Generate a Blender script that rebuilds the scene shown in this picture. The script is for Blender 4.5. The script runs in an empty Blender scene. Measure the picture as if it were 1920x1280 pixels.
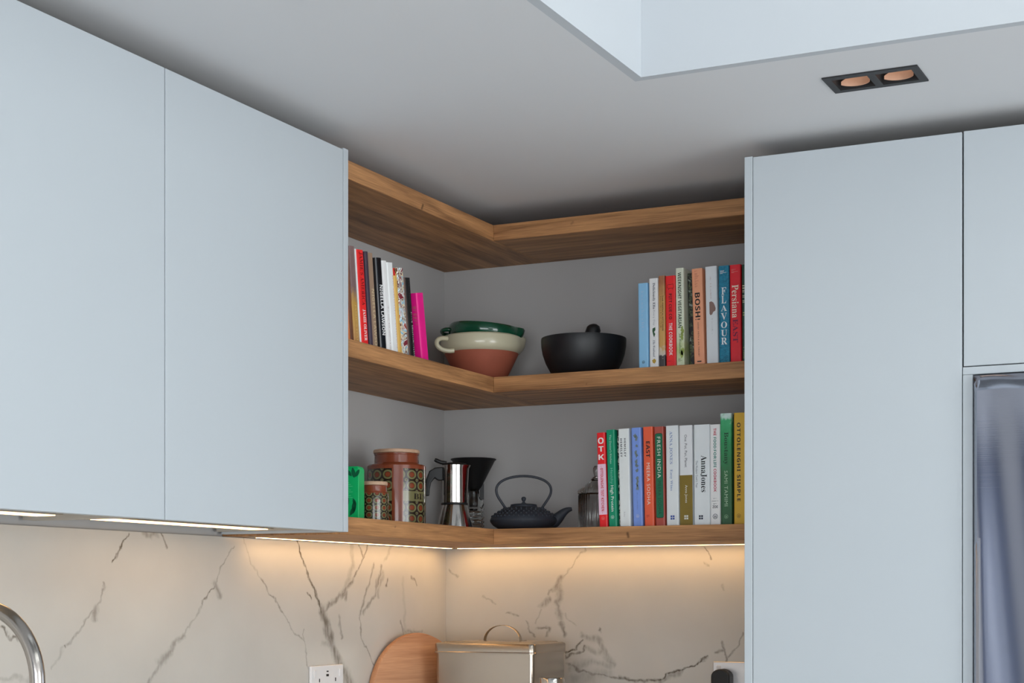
import bpy, bmesh, math, random
from mathutils import Vector, Matrix

random.seed(7)
SC = bpy.context.scene
COL = SC.collection
PI = math.pi

# ------------------------------------------------------------------ camera
YAW = math.radians(25.98)
cam = bpy.data.cameras.new('camera')
cam.sensor_width = 36.0
cam.lens = 58.556
cam.shift_y = 481.0 / 1920.0
cam.clip_start = 0.05
cam.clip_end = 200
cam_ob = bpy.data.objects.new('camera', cam)
cam_ob.location = (2.1867, -4.0593, 1.40)
cam_ob.rotation_euler = (math.radians(90), 0, YAW)
COL.objects.link(cam_ob)
SC.camera = cam_ob

# ------------------------------------------------------------------ world, daylight, exposure
SC.view_settings.view_transform = 'Standard'
SC.view_settings.look = 'None'
SC.view_settings.gamma = 1.0
SC.view_settings.use_curve_mapping = False
SC.view_settings.exposure = 0.92
world = bpy.data.worlds.new('sky')
SC.world = world
world.use_nodes = True
bg = world.node_tree.nodes['Background']
bg.inputs['Color'].default_value = (0.84, 0.91, 1.0, 1)
bg.inputs['Strength'].default_value = 0.55


def area_light(name, loc, rot, sx, sy, power, color):
    l = bpy.data.lights.new(name, 'AREA')
    l.shape = 'RECTANGLE'
    l.size, l.size_y = sx, sy
    l.energy = power
    l.color = color
    o = bpy.data.objects.new(name, l)
    o.location = loc
    o.rotation_euler = rot
    COL.objects.link(o)
    return o


# daylight entering the glazed rear wall and falling down the skylight
area_light('daylight_garden_window', (3.7, -8.08, 1.15), (math.radians(90), 0, 0), 4.3, 2.05, 72, (0.95, 0.98, 1.0))
area_light('daylight_right_window', (6.08, -3.4, 1.2), (0, math.radians(90), 0), 2.0, 3.4, 72, (0.95, 0.98, 1.0))
area_light('daylight_skylight', (2.0, -2.55, 2.93), (0, 0, 0), 1.85, 2.7, 1.5, (0.86, 0.94, 1.0))

sun = bpy.data.lights.new('sun', 'SUN')
sun.energy = 14.0
sun.angle = math.radians(0.6)
sun.color = (1.0, 0.97, 0.92)
sun_ob = bpy.data.objects.new('sun', sun)
sun_ob.rotation_euler = Vector((0.66, 0.03, -0.74)).to_track_quat('-Z', 'Y').to_euler()
COL.objects.link(sun_ob)

# ------------------------------------------------------------------ materials
MATS = {}


def new_mat(name):
    m = bpy.data.materials.new(name)
    m.use_nodes = True
    nt = m.node_tree
    b = nt.nodes['Principled BSDF']
    return m, nt, b


def setin(b, **k):
    for key, v in k.items():
        key = key.replace('_', ' ')
        if key in b.inputs:
            b.inputs[key].default_value = v


def rgb(h):
    """sRGB 0-255 triple to linear RGBA"""
    out = []
    for c in h:
        c = c / 255.0
        out.append(c / 12.92 if c <= 0.04045 else ((c + 0.055) / 1.055) ** 2.4)
    return (*out, 1.0)


def plain(name, col, rough=0.5, metal=0.0, spec=0.5, var=0.06, scale=60.0, bump=0.0, coat=0.0, emit=None, emit_s=0.0):
    if name in MATS:
        return MATS[name]
    m, nt, b = new_mat(name)
    c = rgb(col)
    setin(b, Roughness=rough, Metallic=metal, Coat_Weight=coat)
    b.inputs['Specular IOR Level'].default_value = spec
    tc = nt.nodes.new('ShaderNodeTexCoord')
    nz = nt.nodes.new('ShaderNodeTexNoise')
    nz.inputs['Scale'].default_value = scale
    nz.inputs['Detail'].default_value = 3
    nt.links.new(tc.outputs['Object'], nz.inputs['Vector'])
    mix = nt.nodes.new('ShaderNodeMix')
    mix.data_type = 'RGBA'
    mix.inputs['A'].default_value = tuple(x * (1 - var) for x in c[:3]) + (1,)
    mix.inputs['B'].default_value = tuple(min(1, x * (1 + var)) for x in c[:3]) + (1,)
    nt.links.new(nz.outputs['Fac'], mix.inputs['Factor'])
    nt.links.new(mix.outputs['Result'], b.inputs['Base Color'])
    if bump > 0:
        bp = nt.nodes.new('ShaderNodeBump')
        bp.inputs['Strength'].default_value = bump
        bp.inputs['Distance'].default_value = 0.002
        nt.links.new(nz.outputs['Fac'], bp.inputs['Height'])
        nt.links.new(bp.outputs['Normal'], b.inputs['Normal'])
    if emit is not None:
        b.inputs['Emission Color'].default_value = rgb(emit)
        b.inputs['Emission Strength'].default_value = emit_s
    MATS[name] = m
    return m


def math_node(nt, op, a, b=None, c=None):
    n = nt.nodes.new('ShaderNodeMath')
    n.operation = op
    for i, v in enumerate((a, b, c)):
        if v is None:
            continue
        if isinstance(v, (int, float)):
            n.inputs[i].default_value = v
        else:
            nt.links.new(v, n.inputs[i])
    return n.outputs[0]


def seg_group():
    """node group: soft mask around one line segment in the plane"""
    g = bpy.data.node_groups.new('vein_segment', 'ShaderNodeTree')
    for n, t in (('P', 'NodeSocketVector'), ('A', 'NodeSocketVector'), ('AB', 'NodeSocketVector'), ('InvLen2', 'NodeSocketFloat'), ('Width', 'NodeSocketFloat'), ('Strength', 'NodeSocketFloat'), ('Prev', 'NodeSocketFloat')):
        g.interface.new_socket(n, in_out='INPUT', socket_type=t)
    g.interface.new_socket('Mask', in_out='OUTPUT', socket_type='NodeSocketFloat')
    g.interface.new_socket('Pout', in_out='OUTPUT', socket_type='NodeSocketVector')
    i = g.nodes.new('NodeGroupInput')
    o = g.nodes.new('NodeGroupOutput')

    def vm(op, a, b, sc=None):
        n = g.nodes.new('ShaderNodeVectorMath')
        n.operation = op
        g.links.new(a, n.inputs[0])
        if b is not None:
            g.links.new(b, n.inputs[1])
        if sc is not None:
            g.links.new(sc, n.inputs['Scale'])
        return n
    pa = vm('SUBTRACT', i.outputs['P'], i.outputs['A']).outputs[0]
    d = vm('DOT_PRODUCT', pa, i.outputs['AB']).outputs['Value']
    t = g.nodes.new('ShaderNodeMath')
    t.operation = 'MULTIPLY'
    t.use_clamp = True
    g.links.new(d, t.inputs[0])
    g.links.new(i.outputs['InvLen2'], t.inputs[1])
    q = vm('SCALE', i.outputs['AB'], None, t.outputs[0]).outputs[0]
    ln = vm('DISTANCE', pa, q).outputs['Value']
    mr = g.nodes.new('ShaderNodeMapRange')
    mr.interpolation_type = 'SMOOTHSTEP'
    mr.inputs['From Min'].default_value = 0.0
    g.links.new(ln, mr.inputs['Value'])
    g.links.new(i.outputs['Width'], mr.inputs['From Max'])
    g.links.new(i.outputs['Strength'], mr.inputs['To Min'])
    mr.inputs['To Max'].default_value = 0.0
    mx = g.nodes.new('ShaderNodeMath')
    mx.operation = 'MAXIMUM'
    g.links.new(mr.outputs['Result'], mx.inputs[0])
    g.links.new(i.outputs['Prev'], mx.inputs[1])
    g.links.new(mx.outputs[0], o.inputs['Mask'])
    # the point is handed on through each segment so that segments are evaluated one after another
    cbx = g.nodes.new('ShaderNodeVectorMath')
    cbx.operation = 'MULTIPLY_ADD'
    g.links.new(mx.outputs[0], cbx.inputs[0])
    cbx.inputs[1].default_value = (1e-7, 1e-7, 0)
    g.links.new(i.outputs['P'], cbx.inputs[2])
    g.links.new(cbx.outputs[0], o.inputs['Pout'])
    return g


SEG = seg_group()


def seg_chain(nt, pvec, segs, wide=1.0, strong=1.0):
    prev = None
    for (a0, a1, b0, b1, w, s) in segs:
        n = nt.nodes.new('ShaderNodeGroup')
        n.node_tree = SEG
        nt.links.new(pvec, n.inputs['P'])
        n.inputs['A'].default_value = (a0, a1, 0)
        n.inputs['AB'].default_value = (b0 - a0, b1 - a1, 0)
        n.inputs['InvLen2'].default_value = 1.0 / max(1e-8, (b0 - a0) ** 2 + (b1 - a1) ** 2)
        n.inputs['Width'].default_value = w * wide
        n.inputs['Strength'].default_value = min(1.0, s * strong)
        if prev is None:
            n.inputs['Prev'].default_value = 0.0
        else:
            nt.links.new(prev, n.inputs['Prev'])
        prev = n.outputs['Mask']
        pvec = n.outputs['Pout']
    return prev


def marble(name, axis, segs):
    m, nt, b = new_mat(name)
    setin(b, Roughness=0.22)
    b.inputs['Specular IOR Level'].default_value = 0.4
    tc = nt.nodes.new('ShaderNodeTexCoord')
    sp = nt.nodes.new('ShaderNodeSeparateXYZ')
    nt.links.new(tc.outputs['Object'], sp.inputs[0])
    cb = nt.nodes.new('ShaderNodeCombineXYZ')
    nt.links.new(sp.outputs['Y' if axis == 'y' else 'X'], cb.inputs[0])
    nt.links.new(sp.outputs['Z'], cb.inputs[1])
    nz = nt.nodes.new('ShaderNodeTexNoise')
    nz.inputs['Scale'].default_value = 34.0
    nz.inputs['Detail'].default_value = 3.0
    nz.inputs['Roughness'].default_value = 0.5
    nt.links.new(cb.outputs[0], nz.inputs['Vector'])
    sub = nt.nodes.new('ShaderNodeVectorMath')
    sub.operation = 'SUBTRACT'
    nt.links.new(nz.outputs['Color'], sub.inputs[0])
    sub.inputs[1].default_value = (0.5, 0.5, 0.5)
    ma = nt.nodes.new('ShaderNodeVectorMath')
    ma.operation = 'MULTIPLY_ADD'
    nt.links.new(sub.outputs[0], ma.inputs[0])
    ma.inputs[1].default_value = (0.028, 0.028, 0.0)
    nt.links.new(cb.outputs[0], ma.inputs[2])
    mask = seg_chain(nt, ma.outputs[0], segs, 1.6, 1.3)
    # broken-up texture inside the veins
    n2 = nt.nodes.new('ShaderNodeTexNoise')
    n2.inputs['Scale'].default_value = 120.0
    n2.inputs['Detail'].default_value = 4.0
    st = nt.nodes.new('ShaderNodeVectorMath')
    st.operation = 'MULTIPLY'
    st.inputs[1].default_value = (1.0, 0.25, 1.0)
    nt.links.new(cb.outputs[0], st.inputs[0])
    nt.links.new(st.outputs[0], n2.inputs['Vector'])
    br = nt.nodes.new('ShaderNodeMapRange')
    nt.links.new(n2.outputs['Fac'], br.inputs['Value'])
    br.inputs['From Min'].default_value = 0.34
    br.inputs['From Max'].default_value = 0.58
    br.inputs['To Min'].default_value = 0.45
    br.inputs['To Max'].default_value = 1.0
    f1 = math_node(nt, 'MULTIPLY', mask, br.outputs['Result'])
    # pale clouding of the stone
    n3 = nt.nodes.new('ShaderNodeTexNoise')
    n3.inputs['Scale'].default_value = 5.0
    n3.inputs['Detail'].default_value = 4.0
    nt.links.new(cb.outputs[0], n3.inputs['Vector'])
    base = nt.nodes.new('ShaderNodeMix')
    base.data_type = 'RGBA'
    base.inputs['A'].default_value = rgb((180, 178, 173))
    base.inputs['B'].default_value = rgb((200, 198, 192))
    nt.links.new(n3.outputs['Fac'], base.inputs['Factor'])
    vein = nt.nodes.new('ShaderNodeMix')
    vein.data_type = 'RGBA'
    vein.inputs['B'].default_value = rgb((80, 70, 56))
    nt.links.new(base.outputs['Result'], vein.inputs['A'])
    nt.links.new(f1, vein.inputs['Factor'])
    nt.links.new(vein.outputs['Result'], b.inputs['Base Color'])
    return m


def wood(name, axis, dark, light, knots=(), plank=None, scale=1.0, rough=0.5):
    """grain runs along axis ('x' or 'y')"""
    m, nt, b = new_mat(name)
    setin(b, Roughness=rough)
    b.inputs['Specular IOR Level'].default_value = 0.35
    tc = nt.nodes.new('ShaderNodeTexCoord')
    mp = nt.nodes.new('ShaderNodeMapping')
    nt.links.new(tc.outputs['Object'], mp.inputs['Vector'])
    along, across = 1.6 * scale, 26.0 * scale
    mp.inputs['Scale'].default_value = (along, across, across) if axis == 'x' else (across, along, across)
    n1 = nt.nodes.new('ShaderNodeTexNoise')
    n1.inputs['Scale'].default_value = 1.6
    n1.inputs['Detail'].default_value = 6
    n1.inputs['Roughness'].default_value = 0.6
    n1.inputs['Distortion'].default_value = 0.5
    nt.links.new(mp.outputs[0], n1.inputs['Vector'])
    mp2 = nt.nodes.new('ShaderNodeMapping')
    nt.links.new(tc.outputs['Object'], mp2.inputs['Vector'])
    mp2.inputs['Scale'].default_value = (12, 420, 420) if axis == 'x' else (420, 12, 420)
    n2 = nt.nodes.new('ShaderNodeTexNoise')
    n2.inputs['Scale'].default_value = 1.0
    n2.inputs['Detail'].default_value = 3
    nt.links.new(mp2.outputs[0], n2.inputs['Vector'])
    v = math_node(nt, 'MULTIPLY_ADD', n2.outputs['Fac'], 0.35, math_node(nt, 'MULTIPLY', n1.outputs['Fac'], 0.8))
    cr = nt.nodes.new('ShaderNodeValToRGB')
    cr.color_ramp.elements[0].position = 0.36
    cr.color_ramp.elements[0].color = rgb(dark)
    cr.color_ramp.elements[1].position = 0.76
    cr.color_ramp.elements[1].color = rgb(light)
    nt.links.new(v, cr.inputs['Fac'])
    out = cr.outputs['Color']
    sp = nt.nodes.new('ShaderNodeSeparateXYZ')
    nt.links.new(tc.outputs['Object'], sp.inputs[0])
    if plank is not None:
        st = math_node(nt, 'GREATER_THAN', sp.outputs['X' if axis == 'y' else 'Y'], plank)
        mx = nt.nodes.new('ShaderNodeMix')
        mx.data_type = 'RGBA'
        mx.blend_type = 'MULTIPLY'
        mx.inputs['Factor'].default_value = 1.0
        nt.links.new(out, mx.inputs['A'])
        cm = nt.nodes.new('ShaderNodeMix')
        cm.data_type = 'RGBA'
        cm.inputs['A'].default_value = (0.86, 0.86, 0.86, 1)
        cm.inputs['B'].default_value = (1, 1, 1, 1)
        nt.links.new(st, cm.inputs['Factor'])
        nt.links.new(cm.outputs['Result'], mx.inputs['B'])
        out = mx.outputs['Result']
    if knots:
        cb = nt.nodes.new('ShaderNodeCombineXYZ')
        nt.links.new(sp.outputs['X' if axis == 'x' else 'Y'], cb.inputs[0])
        nt.links.new(sp.outputs['Z'], cb.inputs[1])
        k = seg_chain(nt, cb.outputs[0], knots)
        mx = nt.nodes.new('ShaderNodeMix')
        mx.data_type = 'RGBA'
        nt.links.new(k, mx.inputs['Factor'])
        nt.links.new(out, mx.inputs['A'])
        mx.inputs['B'].default_value = rgb((58, 36, 22))
        out = mx.outputs['Result']
    nt.links.new(out, b.inputs['Base Color'])
    bp = nt.nodes.new('ShaderNodeBump')
    bp.inputs['Strength'].default_value = 0.12
    bp.inputs['Distance'].default_value = 0.001
    nt.links.new(n2.outputs['Fac'], bp.inputs['Height'])
    nt.links.new(bp.outputs['Normal'], b.inputs['Normal'])
    return m


def glass(name, col=(1, 1, 1), rough=0.0, ior=1.45):
    m, nt, b = new_mat(name)
    b.inputs['Base Color'].default_value = (*col, 1)
    setin(b, Roughness=rough, IOR=ior)
    b.inputs['Transmission Weight'].default_value = 1.0
    return m


def thin_glass(name):
    m, nt, b = new_mat(name)
    nt.nodes.remove(b)
    tr = nt.nodes.new('ShaderNodeBsdfTransparent')
    tr.inputs['Color'].default_value = (0.93, 0.95, 0.95, 1)
    gl = nt.nodes.new('ShaderNodeBsdfGlossy')
    gl.inputs['Roughness'].default_value = 0.02
    fr = nt.nodes.new('ShaderNodeFresnel')
    fr.inputs['IOR'].default_value = 1.45
    mx = nt.nodes.new('ShaderNodeMixShader')
    nt.links.new(fr.outputs[0], mx.inputs[0])
    nt.links.new(tr.outputs[0], mx.inputs[1])
    nt.links.new(gl.outputs[0], mx.inputs[2])
    nt.links.new(mx.outputs[0], nt.nodes['Material Output'].inputs['Surface'])
    return m


def blotch(name, cols, scale, rough=0.45, stretch=(1, 1, 1)):
    """printed all-over pattern made of several flat inks"""
    m, nt, b = new_mat(name)
    setin(b, Roughness=rough)
    tc = nt.nodes.new('ShaderNodeTexCoord')
    mp = nt.nodes.new('ShaderNodeMapping')
    mp.inputs['Scale'].default_value = stretch
    nt.links.new(tc.outputs['Object'], mp.inputs['Vector'])
    nz = nt.nodes.new('ShaderNodeTexNoise')
    nz.inputs['Scale'].default_value = scale
    nz.inputs['Detail'].default_value = 2
    nz.inputs['Distortion'].default_value = 1.2
    nt.links.new(mp.outputs[0], nz.inputs['Vector'])
    cr = nt.nodes.new('ShaderNodeValToRGB')
    cr.color_ramp.interpolation = 'CONSTANT'
    els = cr.color_ramp.elements
    n = len(cols)
    while len(els) < n:
        els.new(0.5)
    for i, c in enumerate(cols):
        els[i].position = 0.0 if i == 0 else 0.33 + 0.34 * i / n
        els[i].color = tuple(min(.92, q * 1.25) for q in rgb(c)[:3]) + (1,)
    nt.links.new(nz.outputs['Fac'], cr.inputs['Fac'])
    nt.links.new(cr.outputs['Color'], b.inputs['Base Color'])
    return m


def zgrad(name, stops, rough=0.4):
    """printed colour fade along the height of a cover: stops are (z, rgb)"""
    m, nt, b = new_mat(name)
    setin(b, Roughness=rough)
    tc = nt.nodes.new('ShaderNodeTexCoord')
    sp = nt.nodes.new('ShaderNodeSeparateXYZ')
    nt.links.new(tc.outputs['Object'], sp.inputs[0])
    nz = nt.nodes.new('ShaderNodeTexNoise')
    nz.inputs['Scale'].default_value = 60
    nt.links.new(tc.outputs['Object'], nz.inputs['Vector'])
    z = math_node(nt, 'MULTIPLY_ADD', math_node(nt, 'SUBTRACT', nz.outputs['Fac'], 0.5), 0.05, sp.outputs['Z'])
    f = math_node(nt, 'DIVIDE', z, 0.3)
    cr = nt.nodes.new('ShaderNodeValToRGB')
    els = cr.color_ramp.elements
    while len(els) < len(stops):
        els.new(0.5)
    for i, (zz, c) in enumerate(stops):
        els[i].position = max(0, min(1, zz / 0.3))
        els[i].color = tuple(min(.92, q * 1.25) for q in rgb(c)[:3]) + (1,)
    nt.links.new(f, cr.inputs['Fac'])
    nt.links.new(cr.outputs['Color'], b.inputs['Base Color'])
    return m


# ------------------------------------------------------------------ mesh helpers
def bm_box(bm, x0, x1, y0, y1, z0, z1):
    vs = [bm.verts.new(p) for p in ((x0, y0, z0), (x1, y0, z0), (x1, y1, z0), (x0, y1, z0), (x0, y0, z1), (x1, y0, z1), (x1, y1, z1), (x0, y1, z1))]
    for f in ((3, 2, 1, 0), (4, 5, 6, 7), (0, 1, 5, 4), (1, 2, 6, 5), (2, 3, 7, 6), (3, 0, 4, 7)):
        bm.faces.new([vs[i] for i in f])
    return vs


def bm_prism(bm, pts, z0, z1, axis='z'):
    """extrude a closed 2-D outline; axis is the extrusion direction"""
    def P(a, b, h):
        return {'z': (a, b, h), 'y': (a, h, b), 'x': (h, a, b)}[axis]
    lo = [bm.verts.new(P(a, b, z0)) for a, b in pts]
    hi = [bm.verts.new(P(a, b, z1)) for a, b in pts]
    n = len(pts)
    for i in range(n):
        bm.faces.new((lo[i], lo[(i + 1) % n], hi[(i + 1) % n], hi[i]))
    bm.faces.new(lo[::-1])
    bm.faces.new(hi)


def bm_lathe(bm, prof, n=48, cx=0.0, cy=0.0, closed=False, radial=None):
    """prof: list of (r, z); radial(angle, r, z) may return a modified r"""
    rings = []
    for r, z in prof:
        if r < 1e-6:
            rings.append([bm.verts.new((cx, cy, z))])
        else:
            ring = []
            for k in range(n):
                a = 2 * PI * k / n
                rr = radial(a, r, z) if radial else r
                ring.append(bm.verts.new((cx + rr * math.cos(a), cy + rr * math.sin(a), z)))
            rings.append(ring)
    pairs = list(zip(rings, rings[1:]))
    if closed:
        pairs.append((rings[-1], rings[0]))
    for a, b in pairs:
        for k in range(n):
            k2 = (k + 1) % n
            if len(a) == 1 and len(b) == 1:
                continue
            if len(a) == 1:
                bm.faces.new((a[0], b[k2], b[k]))
            elif len(b) == 1:
                bm.faces.new((a[k], a[k2], b[0]))
            else:
                bm.faces.new((a[k], a[k2], b[k2], b[k]))


def bm_tube(bm, pts, rad, n=16, caps=True, flat=None):
    """sweep a circle (or a flat ellipse flat=(ru, rv, up)) along a polyline; rad may be a list"""
    pts = [Vector(p) for p in pts]
    m = len(pts)
    rads = rad if isinstance(rad, (list, tuple)) else [rad] * m
    t0 = (pts[1] - pts[0]).normalized()
    up = Vector(flat[2]) if flat else (Vector((0, 0, 1)) if abs(t0.z) < 0.9 else Vector((1, 0, 0)))
    u = (up - t0 * up.dot(t0)).normalized()
    rings = []
    for i in range(m):
        t = (pts[min(i + 1, m - 1)] - pts[max(i - 1, 0)]).normalized()
        u = (u - t * u.dot(t)).normalized()
        v = t.cross(u)
        ring = []
        for k in range(n):
            a = 2 * PI * k / n
            ru, rv = (flat[0], flat[1]) if flat else (rads[i], rads[i])
            ring.append(bm.verts.new(pts[i] + u * (ru * math.cos(a)) + v * (rv * math.sin(a))))
        rings.append(ring)
    for a, b in zip(rings, rings[1:]):
        for k in range(n):
            bm.faces.new((a[k], a[(k + 1) % n], b[(k + 1) % n], b[k]))
    if caps:
        bm.faces.new(rings[0][::-1])
        bm.faces.new(rings[-1])


def obj(name, bm, mat, parent=None, smooth=False, bevel=0.0, angle=35, segs=2):
    bmesh.ops.recalc_face_normals(bm, faces=bm.faces[:])
    me = bpy.data.meshes.new(name)
    bm.to_mesh(me)
    bm.free()
    if smooth:
        for p in me.polygons:
            p.use_smooth = True
        try:
            me.set_sharp_from_angle(angle=math.radians(angle))
        except Exception:
            pass
    me.materials.append(mat)
    o = bpy.data.objects.new(name, me)
    COL.objects.link(o)
    if parent is not None:
        o.parent = parent
    if bevel > 0:
        md = o.modifiers.new('bevel', 'BEVEL')
        md.width = bevel
        md.segments = segs
        md.limit_method = 'ANGLE'
        md.angle_limit = math.radians(40)
    return o


def box(name, dims, mat, parent=None, bevel=0.0, **k):
    bm = bmesh.new()
    bm_box(bm, *dims)
    return obj(name, bm, mat, parent, bevel=bevel, **k)


def lathe(name, prof, mat, parent=None, n=48, angle=35, **k):
    bm = bmesh.new()
    bm_lathe(bm, prof, n=n, **k)
    return obj(name, bm, mat, parent, smooth=True, angle=angle)


def tube(name, pts, rad, mat, parent=None, n=16, **k):
    bm = bmesh.new()
    bm_tube(bm, pts, rad, n=n, **k)
    return obj(name, bm, mat, parent, smooth=True, angle=50)


def tag(o, label, cat, group=None):
    o['label'] = label
    o['category'] = cat
    if group:
        o['group'] = group
    return o


def thing(name, label, cat, loc=(0, 0, 0), rot=(0, 0, 0), group=None):
    o = bpy.data.objects.new(name, None)
    o.empty_display_size = 0.05
    o.location = loc
    o.rotation_euler = rot
    COL.objects.link(o)
    return tag(o, label, cat, group)


def struct(o):
    o['kind'] = 'structure'
    return o


def bez(p0, p1, p2, p3, n):
    out = []
    for i in range(n + 1):
        t = i / n
        out.append(tuple((1 - t) ** 3 * a + 3 * (1 - t) ** 2 * t * b + 3 * (1 - t) * t * t * c + t ** 3 * d for a, b, c, d in zip(p0, p1, p2, p3)))
    return out


def arc(cx, cz, r, a0, a1, n):
    return [(cx + r * math.cos(a0 + (a1 - a0) * i / n), cz + r * math.sin(a0 + (a1 - a0) * i / n)) for i in range(n + 1)]


# lettering ----------------------------------------------------------
def style_text(s, style):
    if style == 'sans':
        return s
    up, lo, dg = {'serif': (0x1D400, 0x1D41A, 0x1D7CE), 'bold': (0x1D5D4, 0x1D5EE, 0x1D7EC), 'italic': (0x1D468, 0x1D482, None)}[style]
    out = ''
    for ch in s:
        if 'A' <= ch <= 'Z':
            out += chr(up + ord(ch) - 65)
        elif 'a' <= ch <= 'z':
            out += chr(lo + ord(ch) - 97)
        elif ch.isdigit() and dg:
            out += chr(dg + ord(ch) - 48)
        else:
            out += ch
    return out


TEXT_CACHE = {}


def text_verts(s, style, spacing=1.0):
    key = (s, style, spacing)
    if key not in TEXT_CACHE:
        cu = bpy.data.curves.new('lettering', 'FONT')
        cu.body = style_text(s, style)
        cu.resolution_u = 2
        cu.space_character = spacing
        o = bpy.data.objects.new('lettering', cu)
        COL.objects.link(o)
        bpy.context.view_layer.update()
        me = bpy.data.meshes.new_from_object(o)
        vs = [v.co.copy() for v in me.vertices]
        fs = [list(p.vertices) for p in me.polygons]
        bpy.data.meshes.remove(me)
        bpy.data.objects.remove(o)
        bpy.data.curves.remove(cu)
        x0 = min(v.x for v in vs); x1 = max(v.x for v in vs)
        y0 = min(v.y for v in vs); y1 = max(v.y for v in vs)
        TEXT_CACHE[key] = ([((v.x - x0) / (x1 - x0), (v.y - y0) / (y1 - y0)) for v in vs], fs)
    return TEXT_CACHE[key]


def lettering(name, s, mat, parent, style, fn, spacing=1.0):
    """fn maps (u, v) in the unit box of the text to a 3-D point"""
    uv, fs = text_verts(s, style, spacing)
    me = bpy.data.meshes.new(name)
    me.from_pydata([fn(u, v) for u, v in uv], [], fs)
    me.update()
    me.materials.append(mat)
    o = bpy.data.objects.new(name, me)
    COL.objects.link(o)
    o.parent = parent
    return o

# ------------------------------------------------------------------ the room shell
CEIL = 2.39
M_ceil = plain('ceiling_paint', (219, 220, 222), rough=0.85, spec=0.2, var=0.01, scale=3)
M_shaft = plain('skylight_lining_paint', (194, 199, 204), rough=0.8, spec=0.2, var=0.01, scale=3)
M_wall = plain('wall_paint', (188, 187, 186), rough=0.8, spec=0.25, var=0.015, scale=4)
M_rear = plain('rear_wall_paint', (92, 108, 144), rough=0.85, var=0.02, scale=4)  # unseen wall, blue chosen for what the fridge door reflects
M_door = plain('cabinet_lacquer', (189, 196, 201), rough=0.42, spec=0.35, var=0.006, scale=3)
M_carc = plain('cabinet_carcass', (186, 180, 170), rough=0.35, var=0.02)
M_black = plain('matt_black', (22, 22, 24), rough=0.45)
M_gasket = plain('dark_gasket', (30, 32, 35), rough=0.7)
M_oakfloor = wood('floor_oak', 'y', (176, 175, 172), (202, 203, 203), scale=0.6)
M_frame = plain('window_frame_grey', (52, 55, 60), rough=0.5)

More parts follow.
